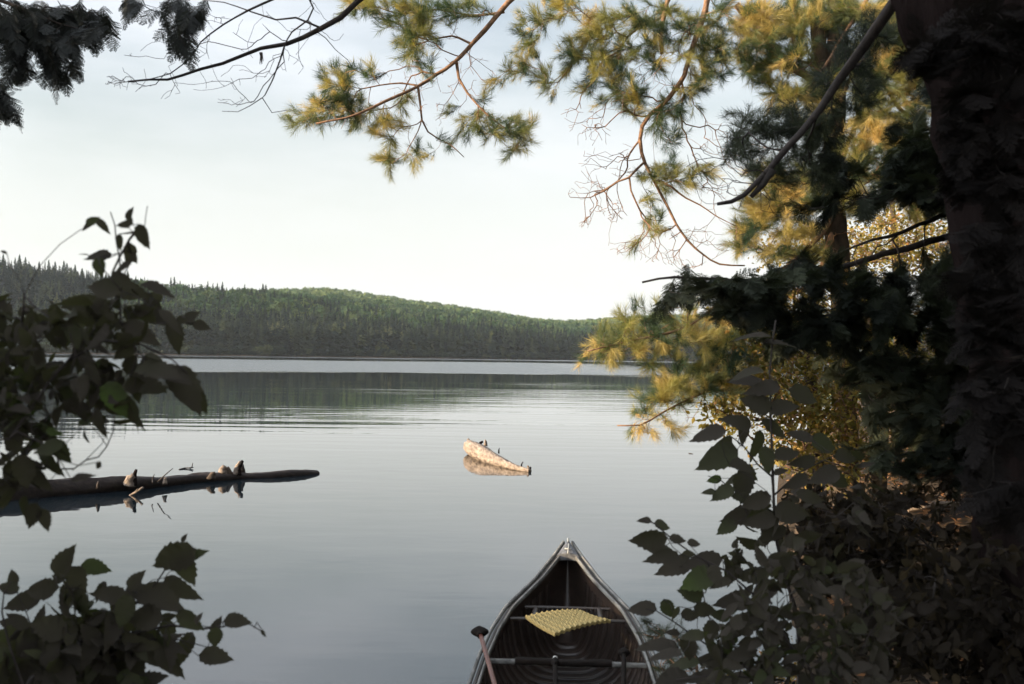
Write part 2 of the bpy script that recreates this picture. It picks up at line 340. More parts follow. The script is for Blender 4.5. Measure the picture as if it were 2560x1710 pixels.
# ------------------------------------------------------------------ branching skeleton
class Skel:
    def __init__(s, bf=.35, rtip=.0016, pw=.43):
        s.pos = np.zeros((0, 3)); s.par = []; s.path = np.zeros(0); s.fix = []; s.chains = []; s.bf = bf; s.rtip = rtip; s.pw = pw
        s.tips = []; s.src = None
    def _add(s, pts, par, fixed):
        i0 = len(s.pos); pts = np.asarray(pts); base = 0 if par < 0 else s.path[par]
        prev = pts[0] if par < 0 else s.pos[par]; pl = []
        for k, p in enumerate(pts):
            base += np.linalg.norm(p - prev); prev = p; pl.append(base)
            s.par.append(par if k == 0 else i0 + k - 1); s.fix.append(fixed[k] if fixed is not None else 0)
        s.pos = np.vstack([s.pos, pts]); s.path = np.concatenate([s.path, pl])
        s.chains.append(([par] if par >= 0 else []) + list(range(i0, i0 + len(pts))))
        return i0
    def limb(s, pts, r0, r1, attach=False, wob=.0):
        pts = catmull(pts, .07); n = len(pts)
        if wob:
            nz = np.cumsum(RNG.standard_normal((n, 3)), axis=0) * wob * .35; nz -= np.linspace(0, 1, n)[:, None] * nz[-1]; pts = [p + q for p, q in zip(pts, nz)]
        f = np.linspace(0, 1, n); rad = r0 + (r1 - r0) * f ** .8
        par = -1
        if attach and len(s.pos): par = int(np.argmin(np.linalg.norm(s.pos - pts[0], axis=1)))
        s._add(pts, par, rad); return s
    def grow(s, targets, step=.07, droop=.15, wob=.012, keep=True, dirmix=.5, curl=0.0):
        targets = np.asarray(targets, float)
        if len(targets) == 0: return
        d0 = np.array([np.min(np.linalg.norm(s.pos - q, axis=1)) for q in targets])
        for ti in np.argsort(d0):
            q = targets[ti]; d = np.linalg.norm(s.pos - q, axis=1); i = int(np.argmin(d + s.bf * s.path)); dist = d[i]
            if dist < .01: continue
            p = s.pos[i]; pd = p - s.pos[s.par[i]] if s.par[i] >= 0 else np.zeros(3); pdn = np.linalg.norm(pd)
            dr = (q - p) / dist
            if pdn > 0: dr = dr * (1 - dirmix) + pd / pdn * dirmix
            c = p + dr * dist * .5 + np.array([0, 0, droop * dist * .5]) + rdir(1)[0] * dist * curl
            n = max(2, int(dist / step) + 1); u = np.linspace(0, 1, n + 1)[1:, None]
            pts = (1 - u) ** 2 * p + 2 * u * (1 - u) * c + u * u * q
            pts[:-1] += RNG.standard_normal((n - 1, 3)) * wob
            s._add(pts, i, None)
            if keep: s.tips.append((len(s.pos) - 1, dist))
    def radii(s):
        n = len(s.pos); cnt = np.zeros(n); par = np.array(s.par)
        haschild = np.zeros(n, bool); haschild[par[par >= 0]] = True
        cnt[~haschild] = 1
        for i in range(n - 1, -1, -1):
            if par[i] >= 0: cnt[par[i]] += cnt[i]
        return np.maximum(s.rtip * np.maximum(cnt, 1) ** s.pw, np.array(s.fix))
    def mesh(s, acc, noise=.06):
        R = s.radii()
        for c in s.chains:
            pts = s.pos[c]; rr = R[c].copy()
            if s.par[c[1] if len(c) > 1 else c[0]] >= 0 and len(c) > 1: rr[0] = min(rr[0], rr[1] * 1.15)
            mxr = rr.max(); tube(acc, pts, rr, 3 if mxr < .004 else (5 if mxr < .015 else 9), noise=noise if mxr > .008 else 0)
    def tipdirs(s):
        if not s.tips: return np.zeros((0, 3)), np.zeros((0, 3))
        idx = np.array([i for i, _ in s.tips]); par = np.array(s.par)[idx]
        d = s.pos[idx] - s.pos[par]; return s.pos[idx], d / (np.linalg.norm(d, axis=1, keepdims=True) + 1e-9)

def blob_targets(blobs, dens=1.0):
    out = []
    for bl in blobs:
        px, py, rx, ry, d, dd, n = bl
        n = max(1, int(n * dens))
        for _ in range(n):
            while True:
                x, y = random.uniform(-1, 1), random.uniform(-1, 1)
                if x * x + y * y <= 1: break
            out.append(P(px + x * rx, py + y * ry, d + random.uniform(-dd, dd)))
    return np.array(out) if out else np.zeros((0, 3))

def pine_foliage(acc, pos, dirs, per=6, size=1.0, spread=.8, back=.10):
    if len(pos) == 0: return
    for k in range(per):
        n = len(pos); d = dirs + rdir(n) * RNG.uniform(.15, spread, (n, 1)) + np.array([0, 0, .12])
        o = pos - dirs * RNG.uniform(0, back, (n, 1)) + rdir(n) * .015
        sel = RNG.integers(0, len(SHOOTS), n)
        for q in range(len(SHOOTS)):
            mk = sel == q
            if mk.any(): place(acc, *SHOOTS[q], frames(d[mk]), size * RNG.uniform(.8, 1.15, mk.sum()), o[mk])
def frond_foliage(acc, pos, dirs, per=4, size=1.0, droop=.4, spread=.7):
    for k in range(per):
        n = len(pos); d = dirs + rdir(n) * spread * RNG.uniform(.2, 1, (n, 1)) + np.array([0, 0, -droop])
        sel = RNG.integers(0, len(FRONDS), n); o = pos - dirs * RNG.uniform(0, .12, (n, 1))
        up = np.array([0, 0, 1.0]) + .5 * rdir(n)
        for q in range(len(FRONDS)):
            mk = sel == q
            if mk.any(): place(acc, *FRONDS[q], frames(d[mk], up[mk]), size * RNG.uniform(.7, 1.2, mk.sum()), o[mk])
def leaf_foliage(acc, pos, dirs, per=3, size=.08, jitter=.06, templ=None, flat=.6, droop=.25):
    templ = templ or BROADS
    for k in range(per):
        n = len(pos); d = dirs * .5 + rdir(n) * .9 + np.array([0, 0, -droop]); sel = RNG.integers(0, len(templ), n)
        o = pos + rdir(n) * RNG.uniform(0, jitter, (n, 1)); up = np.array([0, -.4, 1.0]) * flat + rdir(n) * (1 - flat) * 1.6
        for q in range(len(templ)):
            mk = sel == q
            if mk.any(): place(acc, *templ[q], frames(d[mk], up[mk]), size * RNG.uniform(.55, 1.25, mk.sum()), o[mk])

# ------------------------------------------------------------------ terrain, lake, far forest
LAKE = np.array([(-1.2, 1.6), (.9, 1.6), (1.25, 3.5), (1.6, 5.5), (2.2, 8), (3.2, 12), (4.6, 17), (8, 26), (16, 45), (40, 95), (75, 170), (110, 260),
                 (150, 380), (160, 490), (110, 490), (42, 448), (0, 385), (-50, 335), (-110, 290), (-190, 270), (-290, 262), (-330, 200), (-210, 90), (-90, 45), (-40, 24), (-20, 14), (-10, 8.5), (-5, 4.4), (-2.4, 2.3)], float)
def lake_sd(x, y):
    """signed distance to the shoreline, positive on land"""
    x = np.asarray(x, float); y = np.asarray(y, float)
    d2 = np.full(x.shape, 1e18); ins = np.zeros(x.shape, bool); n = len(LAKE)
    for i in range(n):
        ax, ay = LAKE[i]; bx, by = LAKE[(i + 1) % n]; ex, ey = bx - ax, by - ay
        u = np.clip(((x - ax) * ex + (y - ay) * ey) / (ex * ex + ey * ey), 0, 1)
        d2 = np.minimum(d2, (x - ax - u * ex) ** 2 + (y - ay - u * ey) ** 2)
        c = ((ay > y) != (by > y)) & (x < (bx - ax) * (y - ay) / (by - ay + 1e-12) + ax); ins ^= c
    return np.where(ins, -1, 1) * np.sqrt(d2)
def sstep(a, b, x):
    u = np.clip((x - a) / (b - a), 0, 1); return u * u * (3 - 2 * u)
def px_of(x, y): return 1280 + FPX * x / np.maximum(y, 1)
HA = ([-1500, -600, 0, 200, 330, 450, 620, 760, 900, 1050, 1200, 1400, 3000], [32, 28, 24.5, 24, 21, 19, 18.5, 17, 14, 9.5, 5, 1, 0])
HB = ([-400, 400, 620, 830, 1000, 1200, 1340, 1420, 1500, 1600, 1800, 2200, 3000], [30, 38, 46, 48.5, 40, 31, 23, 21.5, 24, 27, 30, 32, 32])
SHY = ([-1500, 0, 330, 700, 1000, 1280, 1500, 1800, 3000], [262, 285, 300, 320, 352, 385, 440, 480, 490])
def height(x, y):
    x = np.asarray(x, float); y = np.asarray(y, float); sd = lake_sd(x, y); px = px_of(x, y); r = np.hypot(x, y)
    z = .42 * (1 - np.exp(-np.maximum(sd, 0) / .9)) + .05 * np.minimum(np.maximum(sd - .5, 0), 12)
    z = z + np.where(x > 0, .16 * np.clip(sd - 1.5, 0, 40) * sstep(3, 9, y), .10 * np.clip(sd - 2, 0, 40)) * (r < 300)
    far = sstep(190, 250, y); dy = y - np.interp(px, *SHY)
    za = np.interp(px, *HA) * sstep(0, 150, dy) * (1 - .75 * sstep(190, 420, dy))
    zb = np.interp(px, *HB) * sstep(30, 1, 0 * dy) if False else np.interp(px, *HB) * np.clip((dy - 15) / np.maximum(900 - np.interp(px, *SHY) - 15, 1), 0, 1) ** .85 * (1 - .5 * sstep(1000, 1600, y))
    z = np.where(sd > 0, z * (1 - .6 * far) + far * np.maximum(za, zb), z)
    hc = 125 * np.exp(-(((x + 500) / 105) ** 2 + ((y - 330) / 150) ** 2) / 2)
    z = z + np.where(sd > 0, hc * sstep(0, 60, sd), 0)
    bump = .05 * np.sin(x * 2.1 + 1.3 * np.sin(y * 1.7)) + .04 * np.sin(y * 3.3 + x * 1.2)
    z = z + np.where(sd > .3, bump * (r < 60), 0)
    return np.where(sd < 0, -np.minimum(1.8, .35 * -sd) - .02, z)
na, nr = 520, 300
ang = np.linspace(0, 2 * np.pi, na, endpoint=False); rad = .4 * (2500 / .4) ** (np.arange(nr) / (nr - 1))
AA, RR = np.meshgrid(ang, rad); gx = RR * np.sin(AA); gy = RR * np.cos(AA); gz = height(gx, gy)
acc = Acc(); V = np.stack([gx, gy, gz], -1).reshape(-1, 3)
i0 = (np.arange(nr - 1)[:, None] * na); k = np.arange(na)[None]; k2 = (k + 1) % na
A_ = (i0 + k).ravel(); B_ = (i0 + k2).ravel(); C_ = (i0 + na + k2).ravel(); D_ = (i0 + na + k).ravel()
T = np.concatenate([np.stack([A_, C_, B_], 1), np.stack([A_, D_, C_], 1)])
V = np.concatenate([V, [[0, 0, float(height(0., 0.))]]]); T = np.concatenate([T, np.stack([np.full(na, len(V) - 1), np.arange(na), (np.arange(na) + 1) % na], 1)])
acc.add(V, T); ground = build('ground', acc, M['ground'], smooth=True); tag(ground, kind='structure')

acc = Acc()          # lake surface: follows the lake outline, a metre past the shoreline under the bank
wx = np.array([(-700, -60), (700, -60), (700, 800), (-700, 800)], float)
acc.add([[-600, -5, 0], [600, -5, 0], [600, 700, 0], [-600, 700, 0]], [[0, 1, 2], [0, 2, 3]])
water = build('lake_water', acc, M['water']); tag(water, kind='structure')

def conifer_template(seed, nb=70, hgt=1.0, wid=.17, base=.08):
    g = np.random.default_rng(seed); V = []; T = []
    V += [[-.008, 0, 0], [.008, 0, 0], [0, 0, hgt]]; T.append([0, 1, 2]); V += [[0, -.008, 0], [0, .008, 0], [0, 0, hgt]]; T.append([3, 4, 5])
    for k in range(nb):
        u = (k + g.uniform(0, 1)) / nb; z = base + (hgt - base) * u ** .85; a = g.uniform(0, 6.283)
        l = wid * (1 - u) ** .75 * g.uniform(.55, 1.15) + .012; dz = -l * g.uniform(.05, .5); w = l * .32 + .006
        d = np.array([math.cos(a), math.sin(a), 0]); s = np.array([-d[1], d[0], 0]); i = len(V); b = np.array([0, 0, z])
        V += [b + np.array([0, 0, .02]), b + d * l * .6 + s * w + [0, 0, dz * .5], b + d * l + [0, 0, dz], b + d * l * .6 - s * w + [0, 0, dz * .5], b + d * l * .5 + [0, 0, dz * .5 - w * .7]]
        T += [[i, i + 1, i + 2], [i, i + 2, i + 3], [i, i + 4, i + 2]]
    return np.array(V, float), np.array(T)
def hardwood_template(seed, nb=90):
    g = np.random.default_rng(seed); V = [[-.012, 0, 0], [.012, 0, 0], [0, 0, .6]]; T = [[0, 1, 2]]
    lob = [(g.uniform(-.16, .16), g.uniform(-.16, .16), g.uniform(.45, .82), g.uniform(.14, .24)) for _ in range(6)]
    for k in range(nb):
        cx, cy, cz, rr = lob[k % 6]; d = g.standard_normal(3); d /= np.linalg.norm(d); c = np.array([cx, cy, cz]) + d * rr * g.uniform(.7, 1)
        q = g.standard_normal((3, 3)) * .055; i = len(V); V += [c + q[0], c + q[1], c + q[2]]; T.append([i, i + 1, i + 2])
        q = g.standard_normal((3, 3)) * .055; i = len(V); V += [c + q[0], c + q[1], c + q[2]]; T.append([i, i + 1, i + 2])
    return np.array(V, float), np.array(T)
CON = [conifer_template(k, 70, 1, w, b) for k, (w, b) in enumerate([(.17, .06), (.21, .10), (.14, .03), (.25, .15), (.19, .05)])]
HWD = [hardwood_template(k) for k in range(4)]
def zrot(n):
    a = RNG.uniform(0, 6.283, n); c, s_ = np.cos(a), np.sin(a); z = np.zeros(n); o = np.ones(n)
    return np.stack([np.stack([c, -s_, z], 1), np.stack([s_, c, z], 1), np.stack([z, z, o], 1)], 1)
def scatter(pxs, ydep):
    x = (pxs - 1280) / FPX * ydep; return x, ydep
def forest(name, templ, x, y, hh, material, label=None, wide=1.0):
    acc = Acc(); z = height(x, y) - .2; sel = RNG.integers(0, len(templ), len(x)); R = zrot(len(x))
    for q in range(len(templ)):
        mk = sel == q
        if mk.any():
            tv = templ[q][0] * np.array([wide, wide, 1]); place(acc, tv, templ[q][1], R[mk], hh[mk], np.stack([x[mk], y[mk], z[mk]], 1))
    o = build(name, acc, material); tag(o, label, name.replace('_', ' '), kind='stuff'); return o
# dense conifers over the near hill (left) and the shore belt
n = 5200; pxs = RNG.uniform(-500, 2100, n); dy = RNG.uniform(0, 1, n) ** 1.2 * 190; yy = np.interp(pxs, *SHY) + 2 + dy
x, y = scatter(pxs, yy); keep = (lake_sd(x, y) > .5) & ((pxs < 1350) | (dy < 90)); x, y, pk = x[keep], y[keep], pxs[keep]
forest('conifer_forest', CON, x, y, RNG.uniform(8, 12.5, len(x)), M['far_con'], 'dense dark conifer forest covering the shaded hillside across the lake', 1.1)
# hardwoods on the far ridge, some conifers among them
n = 9000; pxs = RNG.uniform(300, 2300, n); y0 = np.interp(pxs, *SHY) + 60; yy = y0 + RNG.uniform(0, 1, n) ** .8 * (960 - y0)
x, y = scatter(pxs, yy); forest('hardwood_forest', HWD, x, y, RNG.uniform(6.5, 13, n), M['far_dec'], 'green leafy forest on the sunlit far ridge behind the conifers', 1.15)
# low brush hanging over the far waterline
n = 1500; pxs = RNG.uniform(-300, 2000, n); yy = np.interp(pxs, *SHY) + RNG.uniform(-2, 6, n); x, y = scatter(pxs, yy); kp = (lake_sd(x, y) > -.8); x, y = x[kp], y[kp]
forest('shoreline_brush', HWD, x, y, RNG.uniform(.8, 4.2, len(x)) * RNG.uniform(.4, 1, len(x)), M['far_con'], 'low dark brush along the far waterline', 1.6)
# single conifers one can tell apart: the row along the water's edge and the spires on the skyline
proto_meshes = []
for k in range(5):
    a_ = Acc(); tv, tf = conifer_template(40 + k, 150, 1, (.17, .2, .13, .23, .16)[k], (.04, .08, .03, .12, .2)[k]); a_.add(tv, tf)
    po = build('conifer_tree', a_, M['far_con']); proto_meshes.append(po.data); bpy.data.objects.remove(po)
def single(px, y, h, label, group, wide=1.0):
    x = (px - 1280) / FPX * y
    o = bpy.data.objects.new('conifer_tree', random.choice(proto_meshes)); scene.collection.objects.link(o)
    o.location = (x, y, float(height(x, y)) - .2); o.scale = (h * wide, h * wide, h); o.rotation_euler = (0, 0, random.uniform(0, 6.28)); tag(o, label, 'conifer', group)
for k in range(120):
    px = -20 + 1620 * (k + random.uniform(-.4, .4)) / 120; y = float(np.interp(px, *SHY)) + random.uniform(3, 12)
    single(px, y, random.uniform(9, 13), 'dark conifer standing in the front row at the far waterline', 'conifers along the far waterline')
for k in range(60):
    px = -10 + 700 * (k + random.uniform(-.45, .45)) / 60; y = float(np.interp(px, *SHY)) + random.uniform(140, 165)
    single(px, y, random.uniform(11, 15.5), 'pointed dark conifer rising on the skyline of the left hill', 'conifer spires on the left skyline', .85)
for k in range(34):
    px = 700 + 720 * (k + random.uniform(-.45, .45)) / 34; y = float(np.interp(px, *SHY)) + random.uniform(60, 110)
    single(px, y, random.uniform(11, 14), 'lone conifer top standing up between the dark shore forest and the green ridge', 'conifers between shore forest and ridge')

# ------------------------------------------------------------------ canoe
tip = G(1420, 1354, .58); near = G(1418, 1707, .33)
ax = np.array([near[0] - tip[0], near[1] - tip[1], 0]); ax /= np.linalg.norm(ax)   # from far tip towards us
cx_ = np.array([-ax[1], ax[0], 0]) * -1.0
if cx_[0] < 0: cx_ = -cx_
CL = 4.9
def smooth_interp(xs, ys):
    g = np.linspace(0, CL / 2, 400); v = np.interp(g, xs, ys); k = np.exp(-np.linspace(-2, 2, 25) ** 2); k /= k.sum()
    vp = np.concatenate([np.full(12, v[0]) - (v[1] - v[0]) * np.arange(12, 0, -1), v, np.full(12, v[-1])]); sv = np.convolve(vp, k, 'valid')
    return lambda s: np.interp(np.minimum(s, CL - s), g, sv)
HW = smooth_interp([0, .12, .25, .4, .62, .8, 1.15, 1.5, 1.8, 2.45], [.012, .064, .112, .165, .243, .307, .361, .384, .392, .416])
ZS = smooth_interp([0, .12, .4, .8, 1.2, 1.8, 2.45], [.58, .525, .45, .385, .35, .33, .325])
ZK = smooth_interp([0, .03, .08, .16, .32, .5, 2.45], [.50, .34, .18, .07, .012, .0, -.01])
def C(s, x, z):
    """canoe coordinates: s along from the far tip, x across, z up"""
    return np.array([tip[0], tip[1], 0]) + ax * s + cx_ * x + np.array([0, 0, z])
def section(s, off, na=13, lift=0.0):
    w = max(HW(s) - off, .003); zt = ZS(s) - .006; zk = ZK(s) + off * 1.3 + lift; out = []
    for a in np.linspace(0, math.pi, 2 * na - 1):
        c, sn = math.cos(a), math.sin(a)
        out.append(C(s, math.copysign(w * abs(c) ** .58, c), zt - (zt - zk) * abs(sn) ** .85))
    return np.array(out)
def grid(acc, rows, flip=False):
    rows = np.asarray(rows); n, m = rows.shape[:2]; i0 = np.arange(n - 1)[:, None] * m; k = np.arange(m - 1)[None]
    A = (i0 + k).ravel(); B = A + 1; D = A + m; Cc = D + 1
    T = np.concatenate([np.stack([A, B, Cc], 1), np.stack([A, Cc, D], 1)])
    acc.add(rows.reshape(-1, 3), T[:, ::-1] if flip else T)
def boxbar(acc, pts, wv, hv, w, h):
    """rectangular bar along pts; wv, hv unit vectors (arrays or single)"""
    pts = np.asarray(pts); wv = np.broadcast_to(wv, pts.shape); hv = np.broadcast_to(hv, pts.shape)
    w = np.broadcast_to(w, (len(pts),))[:, None]; h = np.broadcast_to(h, (len(pts),))[:, None]; b = .22
    ring = [(-.5, -.5 + b), (-.5 + b * h[0, 0] / max(w[0, 0], 1e-6) if 0 else -.38, -.5), (.38, -.5), (.5, -.5 + b), (.5, .5 - b), (.38, .5), (-.38, .5), (-.5, .5 - b)]
    rows = np.stack([pts + wv * w * p + hv * h * q for p, q in ring + ring[:1]], 1); grid(acc, rows)
    for e in (0, -1):
        c = rows[e][:-1]; V = np.vstack([c, c.mean(0)]); kk = np.arange(8); acc.add(V, np.stack([kk, (kk + 1) % 8, np.full(8, 8)], 1))
canoe = thing('canoe', C(CL / 2, 0, 0), 'dark wooden canoe with weathered grey gunwales pointing out onto the lake', 'canoe')
ss = np.concatenate([np.linspace(0.002, .4, 16), np.linspace(.45, CL - .45, 60), np.linspace(CL - .4, CL - .002, 16)])
a1 = Acc(); outer = np.array([section(s, 0) for s in ss]); inner = np.array([section(s, .011) for s in ss]); grid(a1, outer, True); build('hull', a1, M['hullout'], canoe, True)
a1 = Acc(); grid(a1, inner); grid(a1, np.stack([outer[:, 0], inner[:, 0]], 1)); grid(a1, np.stack([outer[:, -1], inner[:, -1]], 1), True); build('hull_lining', a1, M['hull'], canoe, True)
for s in np.arange(.30, CL - .3, .097):
    a1 = Acc(); rows = []
    for ds, o in ((-.024, .013), (-.021, .019), (.021, .019), (.024, .013)):
        rows.append(section(s + ds, o)[1:-1])
    grid(a1, rows); build('rib', a1, M['rib'], canoe, False)
for sg, nm in ((-1, 'gunwale'), (1, 'gunwale')):
    sg_s = np.concatenate([np.linspace(.0, .5, 24), np.linspace(.55, CL - .55, 60), np.linspace(CL - .5, CL, 24)])
    a1 = Acc(); a2 = Acc(); po, pi_ = [], []
    for s in sg_s:
        po.append(C(s, sg * (HW(s) + .013), ZS(s) - .004)); pi_.append(C(s, sg * max(HW(s) - .025, .004), ZS(s) - .004))
    po = np.array(po); pi_ = np.array(pi_)
    tn = np.gradient(po, axis=0); tn /= np.linalg.norm(tn, axis=1, keepdims=True); wv = np.cross(tn, [0, 0, 1.0]); wv /= np.linalg.norm(wv, axis=1, keepdims=True)
    hv = np.cross(wv, tn)
    boxbar(a1, po, wv, hv, .014, .022); g1 = build(nm, a1, M['graywood'], canoe)
    m_ = slice(5, len(sg_s) - 5)
    boxbar(a2, pi_[m_], wv[m_], hv[m_], .011, .022); build('inwale', a2, M['graywood'], canoe)
for e in (0, 1):
    a1 = Acc(); rows = []
    for s in np.linspace(.012, .155, 10):
        se = s if e == 0 else CL - s; w = HW(s) - .012; z = ZS(s) + .012
        rows.append([C(se, w * q, z + .012 * (1 - q * q)) for q in np.linspace(-1, 1, 9)])
    rows.append([C((.155 - .018 * (1 - q * q)) if e == 0 else CL - .155 + .018 * (1 - q * q), (HW(.155) - .012) * q, ZS(.155) - .02) for q in np.linspace(-1, 1, 9)])
    grid(a1, rows, e == 0); dk = build('deck', a1, M['deck'], canoe)
a1 = Acc(); tube(a1, [C(.0, 0, .20 + .2), C(-.012, 0, .5), C(-.005, 0, .59), C(.02, 0, .601), C(.05, 0, .588)], [.006, .007, .008, .007, .004], 6); build('stem_band', a1, M['metal'], canoe, True)
a1 = Acc(); tube(a1, catmull([C(.10, .004, .555), C(.12, .006, .59), C(.15, .002, .565), C(.165, .0, .54)], .01), .004, 6)
tube(a1, [C(.115, -.02, .56), C(.115, .02, .56)], .004, 6); build('painter_ring', a1, M['metal'], canoe, True)
# seat: two rails hung under the gunwales, frame and woven panel
a1 = Acc()
zs_ = float(ZS(.75)) - .045
sb = []
for s in (.66, .90):
    w = HW(s) - .03; sb.append(w); boxbar(a1, [C(s, -w, zs_), C(s, 0, zs_), C(s, w, zs_)], ax, np.array([0, 0, 1.0]), .020, .016)
for q in (-1, 1): boxbar(a1, [C(.676, q * .17, zs_ - .001), C(.884, q * .17, zs_ - .001)], cx_, np.array([0, 0, 1.0]), .028, .015)
seat = build('seat', a1, M['rib'], canoe)
a1 = Acc()
for k in range(14): x = -.15 + .3 * k / 13; boxbar(a1, [C(.676, x, zs_ + .003 * (k % 2)), C(.884, x, zs_ + .003 * (k % 2))], cx_, np.array([0, 0, 1.0]), .015, .003)
build('webbing', a1, M['darkwood'], canoe)
# carrying yoke
a1 = Acc(); s = 1.49; w = HW(s) - .028; xs = np.linspace(-w, w, 25)
pts = [C(s + .02 * math.exp(-(x / .09) ** 2), x, ZS(s) - .030) for x in xs]
wd = [.020 + .020 * math.exp(-((abs(x) - .15) / .07) ** 2) for x in xs]
boxbar(a1, pts, ax, np.array([0, 0, 1.0]), wd, .020); build('yoke', a1, M['graywood'], canoe)
a1 = Acc(); pq = [(s + .002, x) for s in (1.49,) for x in np.linspace(-.235, .20, 12)]
boxbar(a1, [C(1.50 + .012 * math.exp(-(x / .09) ** 2), x, ZS(1.49) - .022) for _, x in pq], ax, np.array([0, 0, 1.0]), [.052 + .01 * math.sin(k_ * 2.1) for k_ in range(12)], .022); build('yoke_shadow_bar', a1, M['darkwood'], canoe)  # dark bar standing for the shadow over the yoke's middle
for s in (2.75, 3.4):
    a1 = Acc(); w = HW(s) - .028; boxbar(a1, [C(s, -w, ZS(s) - .03), C(s, 0, ZS(s) - .03), C(s, w, ZS(s) - .03)], ax, np.array([0, 0, 1.0]), .05, .02); build('thwart', a1, M['graywood'], canoe)

# yellow foam mat lying on the seat
a1 = Acc(); zc = float(ZS(.78)) - .028
c0, c1, c2, c3 = G(1313, 1543, zc), G(1452, 1528, zc), G(1527, 1552, zc), G(1387, 1587, zc)
nu, nv = 120, 90; rows = []
for i in range(nu + 1):
    u = i / nu; r_ = []
    for j in range(nv + 1):
        v = j / nv; uu = .06 + .88 * u; 
        p = (c0 * (1 - u) + c1 * u) * (1 - v) + (c3 * (1 - u) + c2 * u) * v
        hgt = .006 * math.sin(u * math.pi * 44) * math.sin(v * math.pi * 15) + .004 * math.sin(u * math.pi * 22)
        sag = -.012 * (abs(u - .5) * 2) ** 2 - .006 * math.sin(v * 3)
        r_.append(p + np.array([0, 0, hgt + sag + .018]))
    rows.append(r_)
grid(a1, rows); rows = np.array(rows); low = rows.copy(); low[..., 2] -= .013; grid(a1, low, True)
for e in (rows[0], rows[-1], rows[:, 0], rows[:, -1]): lo = e.copy(); lo[:, 2] -= .013; grid(a1, np.stack([e, lo], 1))
pad = build('foam_mat', a1, M['foam'], smooth=True, origin=(c0 + c2) / 2); tag(pad, 'yellow dimpled foam mat lying askew on the canoe seat', 'seat mat')

def paddle(p0, p1, label, length=1.5, grip_w=.075, hasmetal=False, mt='paddle'):
    d = (p1 - p0) / np.linalg.norm(p1 - p0); e = p0 + d * length
    th = thing('paddle', p0, label, 'paddle'); side = np.cross(d, [0, 0, 1.0]); side /= np.linalg.norm(side); up = np.cross(side, d)
    a = Acc(); sh = e - d * .48
    tube(a, catmull([p0 + d * .03, p0 * .5 + sh * .5, sh], .1), .0105, 10); build('shaft', a, M[mt], th, True)
    a = Acc()
    # palm grip: a flattened mushroom that flares from the shaft
    ks = np.linspace(0, 1, 12); prof = [.016, .016, .019, .026, .034, .040, .042, .041, .037, .030, .018, .003]
    ctr = [p0 + d * (.055 - .085 * k) for k in ks]
    rows = []
    for c_, r_ in zip(ctr, prof): rows.append([c_ + side * (grip_w / .075 * r_ * math.cos(t)) + up * (min(r_, .017) * math.sin(t)) for t in np.linspace(0, 2 * math.pi, 17)])
    grid(a, rows); build('grip', a, M['darkwood'], th, True)
    a = Acc(); rows = []
    for k in np.linspace(0, 1, 14):
        w = .016 + .075 * math.sin(min(1, k * 1.15) * math.pi * .62) ** .8 * (1 if k < .93 else .85); c_ = sh + d * .48 * k; tk = .013 * (1 - k) + .004
        rows.append([c_ + side * w * math.cos(t) + up * tk * math.sin(t) for t in np.linspace(0, 2 * math.pi, 17)])
    grid(a, rows); build('blade', a, M[mt], th, True)
    if hasmetal:
        a = Acc(); tube(a, [p0 - d * .052, p0 - d * .036], [.012, .009], 8); build('grip_cap', a, M['metal'], th, True)
    return th
paddle(P(1199, 1578, 4.55), P(1237, 1712, 4.02), 'reddish wooden paddle leaning over the left gunwale with its dark grip up')
paddle(P(1388, 1655, 4.40), P(1389, 1712, 4.12), 'dark paddle resting on the yoke mid canoe with a pale tip on its grip', grip_w=.034, hasmetal=True, mt='darkwood')
paddle(P(1560, 1630, 4.55), P(1559, 1712, 4.10), 'thick dark paddle shaft lying over the right end of the yoke', grip_w=.05, mt='darkwood')

# ------------------------------------------------------------------ logs
def log_tube(acc, pts, rad, sides=16, seed=0, rough=.12):
    g = np.random.default_rng(seed); cp = catmull(pts, .06); n = len(cp); rr = np.interp(np.linspace(0, 1, n), np.linspace(0, 1, len(rad)), rad)
    cp = np.array(cp); tan = np.gradient(cp, axis=0); tan /= np.linalg.norm(tan, axis=1, keepdims=True); side = np.cross(tan, [0, 0, 1.0]); side /= np.linalg.norm(side, axis=1, keepdims=True); up = np.cross(side, tan)
    ridge = np.cumsum(g.standard_normal((n, sides)) * .25, axis=0); ridge -= np.linspace(0, 1, n)[:, None] * ridge[-1]; ridge = np.clip(ridge * .5, -1, 1) + g.standard_normal(sides) * .5
    rows = []
    for i in range(n):
        r_ = []
        for k in range(sides + 1):
            a = 2 * math.pi * k / sides; q = rr[i] * (1 + rough * ridge[i, k % sides] + .03 * g.standard_normal() * 0); r_.append(cp[i] + side[i] * q * math.cos(a) + up[i] * q * math.sin(a))
        rows.append(r_)
    grid(acc, rows)
    for e, s_ in ((0, -1), (-1, 1)):
        c = np.array(rows[e][:-1]); V = np.vstack([c, c.mean(0) + tan[e] * s_ * rr[e] * .25]); kk = np.arange(sides); acc.add(V, np.stack([kk, (kk + 1) % sides, np.full(sides, sides)], 1))
    return cp
sunk = thing('fallen_log', G(330, 1220, 0), 'long dark log half sunk in the water on the left with broken stubs on top', 'log')
a1 = Acc()
lp = [G(-260, 1272, -.05), G(-60, 1254, -.01), G(60, 1243, 0), G(150, 1235, 0), G(300, 1223, 0), G(400, 1214, 0), G(480, 1207, -.02), G(540, 1202, -.01), G(600, 1198, -.02), G(680, 1194, -.01), G(750, 1189, -.01), G(792, 1187, -.02)]
lp = [q - np.array([0, 0, .012]) for q in lp]
log_tube(a1, lp, [.21, .20, .185, .175, .165, .155, .12, .135, .13, .095, .105, .070], 18, 3, .26)
build('trunk', a1, M['wetlog'], sunk, True)
